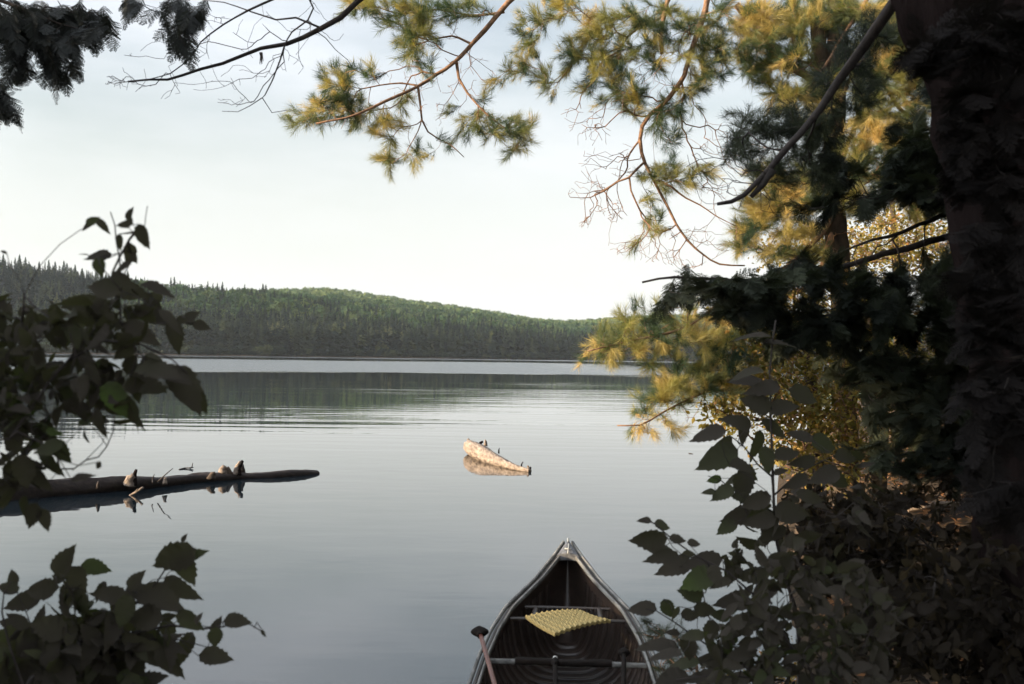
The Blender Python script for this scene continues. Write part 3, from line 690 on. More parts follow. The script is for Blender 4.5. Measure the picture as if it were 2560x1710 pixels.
def stub(px, py, z0, h, r, lean=(0, 0), m='drift', parent=sunk, nm='branch_stub', seed=1, d=None):
    b = G(px, py, z0) if d is None else P(px, py, d); a = Acc()
    pts = [b - [0, 0, .05], b + np.array([lean[0] * .3, 0, h * .45]), b + np.array([lean[0], lean[1], h])]
    cp = catmull(pts, .02); tube(a, cp, np.interp(np.linspace(0, 1, len(cp)), [0, .5, 1], [r * 1.4, r, r * .55]), 9, noise=.12); build(nm, a, M[m], parent, False)
stub(322, 1203, .12, .07, .055, (.07, 0)); stub(334, 1203, .12, .14, .030, (.03, 0), 'darkbark')
stub(412, 1200, .12, .03, .02, (.02, 0)); stub(246, 1210, .14, .03, .02, m='wetlog')
stub(556, 1180, .10, .08, .055, (.03, 0)); stub(571, 1179, .10, .06, .045, (-.02, 0), 'bark'); stub(590, 1178, .10, .13, .036, (.06, 0)); stub(596, 1178, .10, .14, .03, (.05, .02), 'darkbark'); stub(603, 1178, .08, .10, .05, (0, 0), 'wetlog')
stub(528, 1188, .10, .025, .04, (.05, 0), 'bark')
a1 = Acc()
for e in [((312, 1247), (330, 1236), (357, 1219)), ((300, 1247), (330, 1238), (344, 1222))]:
    D_ = 11.6; q = [P(*e[0], D_), P(*e[1], D_ - .02), P(*e[2], D_ - .06)]; tube(a1, catmull(q, .05), [.014 if e[0][0] == 312 else .007] * len(catmull(q, .05)), 7, noise=.15)
build('broken_branch', a1, M['drift'], sunk)
def small_twig(pts, r, name, label, cat, m='darktwig', leaf=None):
    a = Acc()
    for p_ in pts: c = catmull(p_, .03); tube(a, c, np.linspace(r, r * .5, len(c)), 5)
    o = build(name, a, M[m], origin=pts[0][0]); return tag(o, label, cat)
small_twig([[G(382, 1207, .13), G(381, 1198, .16), G(386, 1186, .22)], [G(395, 1204, .13), G(412, 1188, .22), G(432, 1171, .30)]], .009, 'twig', 'thin twigs standing up from the top of the sunken log', 'twig')
small_twig([[G(448, 1174, .0), G(463, 1170, .01), G(478, 1169, .02), G(482, 1158, .06)], [G(474, 1170, .01), G(484, 1168, .02)]], .012, 'floating_twig', 'little forked twig floating on the water behind the sunken log', 'twig')
small_twig([[G(1722, 1133, .005), G(1732, 1134, .006)]], .008, 'floating_twig', 'tiny dark twig floating alone beside the right shrub', 'twig')

drift = thing('driftwood_log', G(1230, 1140, 0), 'pale barkless log floating in the middle of the lake with its thick end raised', 'log')
a1 = Acc(); dr_ = [.10, .125, .128, .124, .105, .075, .048, .030]
dp = [G(x_, y_ - 3, r_ * .55 + .07 * max(0, 1 - (x_ - 1172) / 60)) for (x_, y_), r_ in zip([(1172, 1119), (1184, 1126), (1208, 1139), (1232, 1151), (1262, 1162), (1288, 1171), (1306, 1176), (1324, 1180)], dr_)]
log_tube(a1, dp, dr_, 18, 5, .16); build('trunk', a1, M['drift'], drift, True)
for (px, py, z0, h, r, le, m_) in [(1172, 1104, .18, .05, .035, (-.02, 0), 'drift'), (1200, 1108, .19, .03, .03, (.05, 0), 'darkbark'), (1213, 1108, .16, .06, .022, (.0, 0), 'drift'), (1217, 1108, .15, .05, .012, (-.02, 0), 'darkbark'), (1247, 1126, .12, .04, .010, (.01, 0), 'darkbark'), (1303, 1163, .05, .05, .012, (.03, 0), 'darkbark'), (1322, 1176, .01, .07, .022, (-.02, 0), 'drift'), (1325, 1176, .01, .05, .022, (.01, 0), 'darkbark')]:
    stub(px, py, z0, h, r, le, m_, drift)

# ------------------------------------------------------------------ vegetation of the near shore
def tree_thing(name, base, label, cat, group=None): return thing(name, base, label, cat, group)
def finish(parent, sk, fol, wood='twig', foliage=None, nm='branch', fnm='needles'):
    a = Acc(); sk.mesh(a); br = build(nm, a, M[wood], parent, True)
    if fol is not None and not fol.empty(): build(fnm, fol, M[foliage], br)
    return br
def gz(x, y): return float(height(np.array([x]), np.array([y]))[0])
def base_under(p): return np.array([p[0], p[1], gz(p[0], p[1])])
def B(lst, d, dd=.35, n=None, k=1.0):
    """foliage clumps (px, py, rx, ry[, depth]) -> targets, number from area"""
    out = []
    for b in lst:
        dep = b[4] if len(b) > 4 else d
        cnt = n or max(2, int(k * b[2] * b[3] / 260.0)); out.append((b[0], b[1], b[2], b[3], dep, dd, cnt))
    return blob_targets(out)

# --- tall pine on the right, its limbs reaching across the top of the view
pb = base_under(P(2120, 1150, 8.6))
pineA = tree_thing('pine_tree', pb, 'slender sunlit pine on the right shore whose twisted limbs reach across the top', 'pine tree')
a1 = Acc()
tr = [pb - [0, 0, .2], P(2112, 980, 8.6), P(2110, 800, 8.6), P(2095, 640, 8.55), P(2082, 480, 8.5), P(2086, 300, 8.5), P(2092, 130, 8.5), P(2095, -60, 8.5), P(2100, -400, 8.5), P(2110, -1000, 8.6)]
cp = catmull(tr, .08); tube(a1, cp, np.linspace(.115, .055, len(cp)), 12, .07)
fk = catmull([P(2084, 330, 8.5), P(2062, 200, 8.5), P(2046, 60, 8.5), P(2040, -100, 8.5), P(2020, -500, 8.4)], .08); tube(a1, fk, np.linspace(.07, .05, len(fk)), 10, .08)
build('trunk', a1, M['bark'], pineA, True)
# limb reaching over the lake, top centre
sk = Skel(.30); sk.limb([P(2095, -560, 8.5), P(1720, -330, 8.3), P(1420, -110, 8.1), P(1290, -10, 8.0), P(1215, 75, 8.0), P(1142, 152, 7.9), P(1095, 185, 7.9), P(1040, 219, 7.8), P(966, 250, 7.7), P(890, 286, 7.6), P(790, 309, 7.6)], .06, .007, wob=.006)
sk.limb([P(1045, 216, 7.8), P(1051, 260, 7.8), P(1055, 300, 7.8), P(1070, 330, 7.8), P(1092, 345, 7.8), P(1125, 362, 7.8), P(1160, 393, 7.8)], .011, .003, True, .004)
sk.limb([P(1055, 292, 7.8), P(1045, 330, 7.75), P(1020, 372, 7.7)], .006, .003, True, .004)
sk.limb([P(1142, 155, 7.9), P(1148, 195, 7.9), P(1168, 230, 7.9), P(1195, 262, 7.8), P(1235, 300, 7.8), P(1282, 335, 7.8)], .013, .004, True, .004)
sk.limb([P(1045, 214, 7.8), P(1000, 208, 7.8), P(950, 213, 7.8), P(905, 222, 7.8)], .009, .004, True, .004)
sk.limb([P(1180, 110, 8), P(1130, 90, 8.1), P(1070, 100, 8.1), P(1010, 80, 8.1)], .012, .005, True, .005)
sk.limb([P(1260, 30, 8), P(1180, 40, 8.2), P(1100, 25, 8.2), P(1000, 35, 8.2), P(920, 10, 8.2)], .012, .004, True, .005)
clA = [(850, 205, 50, 48), (870, 240, 35, 25), (772, 293, 55, 20), (720, 302, 25, 8), (815, 268, 40, 28), (850, 275, 50, 25), (915, 300, 60, 28), (985, 305, 35, 25), (960, 330, 20, 20), (968, 385, 24, 45), (1038, 385, 40, 20),
       (1115, 375, 12, 20), (1170, 325, 30, 22), (1200, 295, 35, 20), (1260, 320, 45, 30), (1300, 325, 35, 30), (1295, 370, 35, 20), (1215, 335, 30, 20), (1118, 278, 14, 10), (1200, 245, 25, 12), (925, 180, 40, 14),
       (1000, 50, 90, 42), (1043, 95, 48, 38), (1030, 130, 28, 25), (905, 20, 50, 22), (1100, 35, 55, 32), (1170, 25, 50, 22), (960, 12, 60, 15), (1025, 245, 30, 18), (1060, 170, 30, 20)]
tg = B(clA, 7.9, .30, k=2.4); sk.grow(tg, droop=.05, curl=.10, wob=.006)
pos, dr = sk.tipdirs(); fol = Acc(); pine_foliage(fol, pos, dr, per=5, size=.95)
ck = len(sk.tips); sk.grow(B([(1080, 260, 90, 60), (1000, 190, 90, 50), (1190, 200, 60, 60), (880, 290, 110, 35), (1100, 120, 90, 60)], 7.9, .3, n=26), droop=-.05, curl=.18, keep=False)
finish(pineA, sk, fol, 'twig', 'pine')
# second limb: hanging twisted limb in the middle
sk = Skel(.30); sk.limb([P(2090, -420, 8.5), P(1900, -230, 8.4), P(1790, -60, 8.3), P(1762, 26, 8.2), P(1738, 100, 8.2), P(1722, 150, 8.2), P(1711, 185, 8.15), P(1690, 220, 8.1), P(1659, 258, 8.1), P(1625, 285, 8.1), P(1607, 312, 8.1), P(1602, 345, 8.1), P(1606, 380, 8.1), P(1615, 406, 8.1), P(1632, 440, 8.1), P(1650, 480, 8.1), P(1668, 515, 8.1), P(1690, 560, 8.1), P(1720, 603, 8.1), P(1760, 638, 8.1), P(1800, 660, 8.1), P(1862, 664, 8.1)], .045, .006, wob=.008)
sk.limb([P(1760, -120, 8.3), P(1680, -20, 8.3), P(1660, 45, 8.3), P(1652, 95, 8.3), P(1655, 135, 8.3)], .028, .016, True, .006)
sk.limb([P(1612, 405, 8.1), P(1590, 425, 8.0), P(1572, 445, 8.0), P(1545, 455, 8.0), P(1510, 478, 8.0), P(1475, 495, 8.0), P(1425, 493, 7.9)], .009, .0025, True, .004)
sk.limb([P(1574, 446, 8.0), P(1578, 475, 8.0), P(1590, 505, 8.0), P(1615, 545, 8.1), P(1660, 552, 8.1)], .008, .0025, True, .004)
sk.limb([P(1645, 450, 8.1), P(1680, 468, 8.0), P(1715, 495, 8.0), P(1750, 512, 8.0), P(1790, 540, 8.0), P(1840, 565, 8.0)], .012, .003, True, .005)
sk.limb([P(1555, 340, 8.0), P(1556, 380, 8.0), P(1552, 440, 8.0), P(1558, 480, 8.0)], .005, .002, False, .004) if False else None
cl = [(1490, 120, 65, 60), (1525, 180, 60, 40), (1475, 222, 35, 15), (1550, 60, 85, 45), (1640, 40, 60, 40), (1740, 100, 70, 70), (1790, 160, 40, 45), (1560, 235, 60, 35), (1650, 300, 38, 35), (1685, 335, 22, 22), (1675, 372, 10, 22), (1700, 260, 40, 35),
      (1400, 30, 60, 30), (1330, 75, 30, 45), (1312, 120, 28, 35), (1290, 165, 40, 22), (1262, 200, 20, 14), (1355, 195, 28, 22), (1380, 225, 22, 14), (1420, 150, 30, 30), (1740, 200, 45, 35), (1850, 40, 60, 40), (1830, 120, 40, 30),
      (1625, 440, 25, 25), (1690, 445, 55, 35), (1610, 500, 18, 20), (1630, 545, 28, 20), (1600, 602, 22, 12), (1650, 575, 22, 14), (1750, 430, 30, 25), (1620, 130, 50, 50), (1580, 270, 30, 20)]
tg = B(cl, 8.2, .45, k=2.6); sk.grow(tg, droop=.05, curl=.10, wob=.006)
pos, dr = sk.tipdirs(); fol = Acc(); pine_foliage(fol, pos, dr, per=5, size=.95)
bare = B([(1450, 300, 60, 35), (1490, 350, 50, 40), (1500, 410, 55, 35), (1470, 470, 55, 20), (1510, 515, 55, 20), (1560, 400, 18, 50), (1540, 540, 30, 20), (1560, 620, 55, 20), (1640, 640, 55, 20), (1720, 660, 55, 12), (1820, 600, 60, 30), (1640, 590, 60, 20),
          (1620, 220, 80, 45), (1560, 250, 70, 35), (1700, 100, 60, 60), (1800, 480, 60, 30), (1740, 590, 50, 25), (1460, 560, 15, 15), (1850, 380, 60, 60), (1780, 340, 40, 50)], 8.1, .3, n=30)
sk.grow(bare, droop=-.10, curl=.22, keep=False, wob=.004)
finish(pineA, sk, fol, 'twig', 'pine')
# pale bare diagonal limbs and upper clutter round the trunk
sk = Skel(.3); sk.limb([P(2190, -60, 8.0), P(2167, 0, 8.0), P(2110, 85, 8.0), P(2065, 160, 8.0), P(2015, 232, 8.0)], .018, .008, wob=.004)
sk.limb([P(2060, 150, 8.5), P(2035, 210, 8.4), P(2010, 240, 8.4)], .02, .008, wob=.006); sk.limb([P(1840, 10, 8.4), P(1885, 60, 8.4), P(1925, 105, 8.4), P(1950, 150, 8.4), P(2000, 180, 8.4), P(2080, 230, 8.5)], .028, .03, wob=.006)
sk.limb([P(2085, 300, 8.5), P(2130, 190, 8.3), P(2200, 110, 8.2)], .02, .016, wob=.006); sk.limb([P(2084, 470, 8.5), P(2130, 330, 8.5), P(2160, 230, 8.5)], .02, .012, wob=.006)
sk.limb([P(2170, 160, 8.4), P(2215, 215, 8.4), P(2250, 270, 8.4), P(2290, 300, 8.4), P(2330, 330, 8.4), P(2345, 380, 8.4)], .022, .010, wob=.008)
sk.limb([P(2083, 500, 8.5), P(2070, 560, 8.4), P(2020, 620, 8.3), P(1950, 680, 8.2)], .035, .012, wob=.006); sk.limb([P(2090, 560, 8.5), P(2060, 640, 8.4), P(2045, 720, 8.4)], .03, .015, wob=.006)
cl = [(1900, 60, 60, 50), (1960, 100, 60, 60), (2000, 30, 60, 40), (1930, 180, 45, 40), (2150, 60, 60, 50), (2230, 100, 50, 60), (2170, 150, 60, 50), (2010, 150, 40, 40), (2250, 190, 60, 50), (2190, 250, 60, 50), (2150, 330, 55, 45), (2230, 340, 60, 50),
      (1990, 240, 50, 30), (1950, 250, 40, 25), (2040, 330, 45, 40), (2300, 260, 50, 50), (1880, 150, 30, 40), (2110, 420, 50, 40), (2180, 420, 60, 50), (2120, 500, 60, 40), (1960, 520, 50, 35), (1900, 540, 50, 25), (2000, 580, 60, 30), (2250, 430, 60, 50), (1870, 600, 40, 20), (1850, 620, 30, 14), (2040, 640, 60, 25), (1940, 630, 50, 22)]
tg = B(cl + [(1920, 480, 60, 60), (1880, 560, 50, 30), (2280, 130, 50, 90), (2230, 40, 60, 40), (2100, 30, 60, 50), (2060, 230, 50, 60), (2300, 500, 50, 50), (2010, 480, 60, 60), (2330, 420, 60, 50)], 8.4, .6, k=3.9); sk.grow(tg, droop=.05, curl=.12, wob=.006)
pos, dr = sk.tipdirs(); fol = Acc(); pine_foliage(fol, pos, dr, per=5, size=1.0)
sk.grow(B([(2000, 150, 140, 140), (2200, 300, 120, 120), (1930, 420, 90, 80), (2050, 620, 120, 60), (2250, 560, 110, 60)], 8.4, .5, n=80), droop=-.05, curl=.22, keep=False)
finish(pineA, sk, fol, 'twig', 'pine')
# low limbs of the same pine sweeping left over the water
for pts, cl, r0 in [
    ([P(2110, 700, 8.6), P(1950, 735, 8.3), P(1870, 735, 8.1), P(1810, 745, 7.9), P(1746, 793, 7.6), P(1696, 822, 7.5), P(1622, 842, 7.4), P(1548, 857, 7.3), P(1470, 878, 7.2)],
     [(1462, 882, 22, 14), (1500, 870, 35, 26), (1535, 850, 40, 30), (1575, 822, 45, 32), (1560, 880, 45, 18), (1615, 862, 45, 28), (1607, 812, 45, 20), (1655, 865, 40, 20), (1700, 845, 50, 40), (1740, 890, 60, 30), (1640, 925, 14, 22), (1625, 905, 22, 15), (1780, 830, 50, 50), (1600, 775, 20, 10), (1660, 795, 40, 18), (1720, 780, 40, 18), (1660, 760, 30, 10), (1800, 880, 60, 40), (1860, 800, 60, 50), (1530, 905, 10, 10), (1840, 900, 50, 40)], .030),
    ([P(2112, 880, 8.6), P(1960, 900, 8.2), P(1880, 925, 7.9), P(1825, 948, 7.7), P(1746, 985, 7.5), P(1696, 1010, 7.4), P(1647, 1035, 7.3), P(1600, 1062, 7.2), P(1543, 1064, 7.2)],
     [(1640, 985, 45, 28), (1610, 1012, 25, 25), (1680, 960, 48, 28), (1600, 1042, 18, 18), (1650, 1048, 20, 20), (1586, 1080, 12, 8), (1635, 1085, 14, 8), (1690, 1068, 10, 10), (1740, 955, 55, 35), (1780, 925, 50, 40), (1660, 1010, 30, 22), (1720, 1000, 30, 18), (1800, 970, 40, 30)], .022)]:
    sk = Skel(.3); sk.limb(pts, r0, .005, wob=.006); sk.grow(B(cl, 7.45, .30, k=2.0), droop=.05, curl=.10, wob=.006)
    pos, dr = sk.tipdirs(); fol = Acc(); pine_foliage(fol, pos, dr, per=5, size=.95)
    sk.grow(B([(1600, 860, 100, 40)] if r0 > .025 else [(1700, 1020, 90, 40)], 7.4, .3, n=18), droop=-.05, curl=.22, keep=False)
    finish(pineA, sk, fol, 'twig', 'pine')

# --- the huge dark tree close by on the right, with dead limbs overhead
kb = base_under(np.array([2.05, 3.3, 0]))
big = tree_thing('pine_tree', kb, 'huge dark tree trunk filling the right edge in deep shade with a dead snapped limb', 'pine tree')
a1 = Acc(); tr = [kb - [0, 0, .3], np.array([2.04, 3.3, .8]), P(2690, 600, 3.3), P(2625, 250, 3.3), P(2520, 0, 3.3), P(2460, -300, 3.3), P(2500, -900, 3.3)]
cp = catmull(tr, .05); cc = []
g = np.random.default_rng(9); sides = 40; rows = []; ph = g.uniform(0, 6, 12); cpn = np.array(cp); tan = np.gradient(cpn, axis=0); tan /= np.linalg.norm(tan, axis=1, keepdims=True)
rg = g.standard_normal((len(cp), sides)); 
for _ in range(3): rg = (rg + np.roll(rg, 1, 0) + np.roll(rg, -1, 0)) / 2.2
for i, p in enumerate(cpn):
    R0 = .40 - .10 * i / len(cp) + .10 * math.exp(-i * .05 / .35); side = np.array([1.0, 0, 0]); up = np.array([0, 1.0, 0]); r_ = []
    for k_ in range(sides + 1):
        a = 2 * math.pi * k_ / sides; q = R0 * (1 + .04 * math.sin(7 * a + ph[0] + .5 * math.sin(i * .1)) + .05 * rg[i, k_ % sides] + .03 * abs(math.sin(13 * a + 1.2 * math.sin(i * .17)))); r_.append(p + side * q * math.cos(a) + up * q * math.sin(a))
    rows.append(r_)
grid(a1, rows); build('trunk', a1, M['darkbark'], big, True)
# dead limb hanging in front of the pine, snapped at the tip
sk = Skel(.3, rtip=.0013); sk.limb([P(2480, -260, 3.6), P(2330, -120, 4.0), P(2230, 20, 4.3), P(2190, 75, 4.35), P(2154, 130, 4.4), P(2100, 205, 4.45), P(2056, 275, 4.5), P(2010, 330, 4.5), P(1968, 373, 4.5), P(1925, 425, 4.5), P(1896, 454, 4.5), P(1862, 488, 4.5), P(1829, 505, 4.5), P(1793, 510, 4.5)], .044, .008, wob=.006)
sk.limb([P(1930, 425, 4.5), P(1905, 462, 4.5), P(1878, 492, 4.5)], .022, .010, True, .004)
sk.grow(B([(1850, 420, 80, 40), (1760, 420, 60, 60), (1800, 360, 80, 70), (1900, 520, 80, 30), (1850, 470, 60, 30)], 4.6, .25, n=12), droop=-.05, curl=.2, keep=False, wob=.003)
n0 = len(sk.tips)
sk.grow(B([(1890, 335, 60, 32), (1860, 372, 45, 26), (1850, 300, 40, 10), (1950, 310, 55, 40), (2000, 350, 50, 50), (1910, 400, 60, 30), (2020, 300, 50, 30), (1960, 440, 50, 30), (2050, 400, 60, 50), (1830, 400, 30, 12), (2080, 330, 40, 50), (2100, 260, 30, 30), (2130, 150, 50, 60), (2190, 80, 45, 50), (2060, 190, 40, 30), (2180, 230, 40, 40)], 5.0, .35, k=2.0), droop=.05, curl=.1, wob=.005)
pos, dr = sk.tipdirs(); fol = Acc(); pine_foliage(fol, pos, dr, per=5, size=.70)
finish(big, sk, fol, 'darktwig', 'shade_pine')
# long leafless limb across the top left
sk = Skel(.3, rtip=.0011, pw=.36); sk.limb([P(2520, -620, 3.4), P(1900, -560, 3.9), P(1350, -330, 4.4), P(1010, -90, 4.7), P(895, 0, 4.8), P(850, 42, 4.8), P(800, 70, 4.8), P(755, 92, 4.85), P(715, 108, 4.85), P(650, 119, 4.9), P(600, 140, 4.9), P(555, 158, 4.9), P(500, 172, 4.9), P(455, 188, 4.9), P(420, 200, 4.9), P(370, 199, 4.9), P(320, 204, 4.9)], .05, .0045, wob=.004)
sk.limb([P(895, 0, 4.8), P(820, -60, 4.7), P(700, -10, 4.7), P(620, 25, 4.7), P(560, 60, 4.75), P(525, 85, 4.8), P(502, 105, 4.8)], .010, .003, False, .003)
sk.limb([P(800, 70, 4.8), P(740, 45, 4.8), P(690, 50, 4.8), P(630, 30, 4.8), P(560, 5, 4.8), P(505, 0, 4.8)], .006, .002, True, .003)
sk.limb([P(712, 112, 4.85), P(700, 150, 4.85), P(680, 200, 4.85), P(662, 238, 4.85), P(655, 245, 4.85), P(680, 282, 4.9), P(720, 275, 4.9)], .005, .0015, True, .003)
sk.limb([P(655, 245, 4.85), P(625, 265, 4.85), P(595, 280, 4.85), P(555, 278, 4.85)], .003, .0013, True, .003)
sk.limb([P(785, 75, 4.8), P(815, 95, 4.8), P(840, 125, 4.8), P(870, 150, 4.8), P(880, 168, 4.8)], .003, .0013, True, .003)
sk.limb([P(765, -20, 4.8), P(783, 20, 4.8), P(770, 50, 4.8), P(730, 80, 4.8)], .004, .002, False, .003)
sk.grow(B([(470, 150, 110, 40), (430, 225, 100, 25), (360, 165, 60, 50), (560, 110, 90, 40), (560, 215, 90, 30), (640, 170, 70, 40), (650, 60, 110, 45), (300, 215, 35, 20), (275, 200, 16, 12), (600, 250, 60, 20), (720, 160, 50, 35), (500, 60, 60, 40), (820, 60, 60, 50)], 4.85, .2, n=11), droop=-.06, curl=.28, keep=False, wob=.0025, step=.04)
finish(big, sk, None, 'darktwig')
a1 = Acc(); 
for k_ in range(7): q = P(651 + random.uniform(-4, 4), 136, 4.85); tube(a1, [q + np.array([0, 0, .01]), q - np.array([random.uniform(-.01, .01), 0, random.uniform(.03, .05)])], [.004, .001], 4)
o = build('dead_leaf_tuft', a1, M['darktwig'], origin=P(651, 136, 4.85)); tag(o, 'small dead tuft dangling under the bare limb at the upper left', 'dead leaf')

# --- dark hemlock in front of the pine: drooping boughs making the shaded wall on the right
hb = base_under(np.array([3.3, 5.9, 0]))
hem = tree_thing('hemlock_tree', hb, 'dark shaded hemlock with drooping boughs between the pine and the huge trunk', 'hemlock')
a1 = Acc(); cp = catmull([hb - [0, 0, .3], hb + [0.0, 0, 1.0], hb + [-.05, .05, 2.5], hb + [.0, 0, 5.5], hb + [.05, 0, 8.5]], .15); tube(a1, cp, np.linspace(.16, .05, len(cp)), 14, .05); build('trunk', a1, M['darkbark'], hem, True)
boughs = [  # (limb px points with depth), clumps
    ([(1950, 700, 5.4), (1800, 695, 5.1), (1690, 692, 5.0), (1605, 706, 5.0)], [(1700, 695, 70, 9), (1740, 722, 60, 20), (1690, 745, 45, 14), (1800, 715, 80, 26), (1870, 730, 80, 36), (1950, 690, 90, 36), (2030, 660, 70, 26), (1790, 760, 60, 22), (1880, 770, 70, 30)]),
    ([(2300, 560, 5.6), (2180, 600, 5.5), (2080, 640, 5.5)], [(2440, 560, 60, 50), (2490, 520, 70, 60), (2540, 620, 60, 90), (2450, 450, 80, 80), (2500, 660, 80, 60), (2340, 705, 110, 34), (2200, 715, 110, 34), (2420, 660, 70, 36), (2080, 700, 90, 40), (2400, 690, 120, 50)]),
    ([(2330, 380, 5.6), (2250, 430, 5.5), (2190, 500, 5.5)], [(2110, 430, 60, 50), (2040, 520, 50, 30), (2330, 400, 90, 70), (2260, 450, 90, 45), (2170, 500, 60, 22), (2380, 450, 90, 60), (2420, 350, 90, 90), (2350, 510, 60, 24), (2400, 250, 80, 80), (2280, 330, 50, 50)]),
    ([(2350, 800, 5.6), (2150, 790, 5.4), (1980, 800, 5.3)], [(1960, 800, 80, 40), (2060, 780, 90, 50), (2180, 790, 100, 60), (2300, 790, 110, 70), (2420, 800, 110, 80), (2520, 780, 90, 90), (2100, 850, 90, 40), (1960, 860, 60, 30)]),
    ([(2380, 950, 5.6), (2250, 950, 5.5), (2120, 960, 5.4)], [(2200, 930, 100, 60), (2320, 940, 110, 70), (2440, 950, 110, 80), (2540, 950, 80, 90), (2120, 920, 60, 36), (2240, 1040, 80, 45), (2360, 1060, 110, 60), (2480, 1080, 100, 70)]),
    ([(2420, 1120, 5.6), (2300, 1130, 5.5), (2200, 1150, 5.4)], [(2260, 1140, 70, 40), (2400, 1150, 120, 50), (2500, 1180, 100, 60), (2180, 1130, 50, 30)]),
    ([(2470, 100, 5.6), (2400, 160, 5.5)], [(2440, 100, 90, 100), (2370, 180, 60, 60), (2500, 250, 90, 90), (2520, 420, 80, 90)])]
for pts, cl in boughs:
    root = np.array([hb[0], hb[1], P(*pts[0])[2] + .5]); sk = Skel(.25, rtip=.002)
    sk.limb([root] + [P(*q) for q in pts], .03, .005, wob=.01); dm = pts[len(pts) // 2][2]
    sk.grow(B(cl, dm, .45, k=1.2), droop=.15, curl=.08); pos, dr = sk.tipdirs(); fol = Acc(); frond_foliage(fol, pos, dr, per=11, size=.45, droop=.35)
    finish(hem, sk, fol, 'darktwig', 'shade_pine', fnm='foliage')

nb = base_under(np.array([2.9, 1.6, 0])); nh = tree_thing('hemlock_tree', nb, 'nearest hemlock whose dark sprays veil the huge trunk along the right edge', 'hemlock')
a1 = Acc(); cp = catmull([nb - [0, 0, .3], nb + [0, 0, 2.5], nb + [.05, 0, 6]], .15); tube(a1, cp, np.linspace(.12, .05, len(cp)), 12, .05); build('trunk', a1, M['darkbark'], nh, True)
for pts, cl in [([(2900, 100, 2.7), (2600, 60, 2.75), (2420, 120, 2.8)], [(2480, 60, 110, 60), (2380, 110, 90, 60), (2300, 130, 40, 50), (2500, 200, 90, 60), (2420, 260, 60, 50)]),
                ([(2900, 300, 2.7), (2600, 330, 2.75), (2440, 400, 2.8)], [(2480, 350, 90, 60), (2400, 430, 70, 60), (2520, 480, 70, 70)]),
                ([(2900, 620, 2.7), (2650, 600, 2.75), (2480, 620, 2.8)], [(2500, 600, 80, 60), (2450, 700, 80, 50), (2540, 730, 50, 60)]),
                ([(2900, 900, 2.7), (2650, 880, 2.75), (2500, 900, 2.8)], [(2520, 860, 70, 60), (2480, 960, 70, 60), (2540, 1050, 50, 60), (2470, 1080, 60, 60), (2450, 1200, 60, 60), (2540, 1240, 60, 60), (2430, 800, 50, 60)])]:
    root = np.array([nb[0], nb[1], P(*pts[0])[2] + .2]); sk = Skel(.25, rtip=.0012); sk.limb([root] + [P(*q) for q in pts], .016, .003, wob=.006)
    sk.grow(B(cl, 2.8, .2, k=.9), droop=.15, curl=.08); pos, dr = sk.tipdirs(); fol = Acc(); frond_foliage(fol, pos, dr, per=5, size=.36, droop=.5)
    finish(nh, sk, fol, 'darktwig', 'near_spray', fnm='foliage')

# --- sunlit cedars behind, along the shore
def shore_cedar(px, top, bot, depth, rx, label, clumps, dens=1.0, per=16, ls=.055):
    b = base_under(P(px, 1000, depth)); th = tree_thing('shore_cedar', b, label, 'cedar tree', None)
    a = Acc(); tpt = P(px, top, depth); cp = catmull([b - [0, 0, .2], b * .5 + tpt * .5 + [.1, 0, 0], tpt], .2); tube(a, cp, np.linspace(.12, .03, len(cp)), 9, .06); build('trunk', a, M['bark'], th, True)
    sk = Skel(.25, rtip=.003); sk.limb(cp, .02, .01); sk.grow(B(clumps, depth, .8, k=dens), droop=.1, curl=.1, step=.15)
    pos, dr = sk.tipdirs(); fol = Acc(); leaf_foliage(fol, pos, dr, per=per, size=ls, jitter=.24, templ=[SMALL], flat=.2)
    finish(th, sk, fol, 'twig', 'gold', fnm='foliage'); return th
shore_cedar(2230, 500, 1100, 12.5, 200, 'gold lit cedar top showing through the dark hemlock boughs on the right', [(2230, 600, 120, 60), (2340, 610, 100, 50), (2120, 620, 80, 50), (2050, 590, 60, 40), (2420, 560, 60, 40), (2250, 540, 80, 30), (2180, 660, 120, 40), (2340, 650, 100, 40), (2000, 650, 60, 40), (1930, 630, 50, 30)], 3.2)
shore_cedar(2010, 820, 1200, 8.0, 200, 'gold lit cedar leaning over the water behind the dark sapling', [(1840, 990, 70, 50), (1800, 1010, 45, 32), (1900, 960, 70, 50), (1880, 1040, 60, 40), (1960, 1000, 70, 60), (1990, 1080, 60, 50), (1930, 900, 60, 60), (1850, 930, 40, 40), (1880, 860, 60, 50), (1960, 1130, 50, 30), (1900, 800, 70, 60), (1980, 760, 70, 60), (2060, 1000, 60, 80), (2050, 1160, 60, 40)], 2.0)
shore_cedar(2170, 780, 1250, 8.0, 200, 'half shaded cedar speckled with light beside the dark hemlock', [(2080, 950, 80, 70), (2150, 1050, 90, 60), (2060, 1080, 70, 60), (2230, 1100, 80, 60), (2120, 1150, 80, 40), (2200, 950, 80, 70), (2050, 860, 70, 60), (2170, 850, 80, 60), (2300, 1000, 80, 70), (2120, 760, 90, 50), (2280, 860, 90, 60), (2020, 1170, 40, 30)], 1.6)

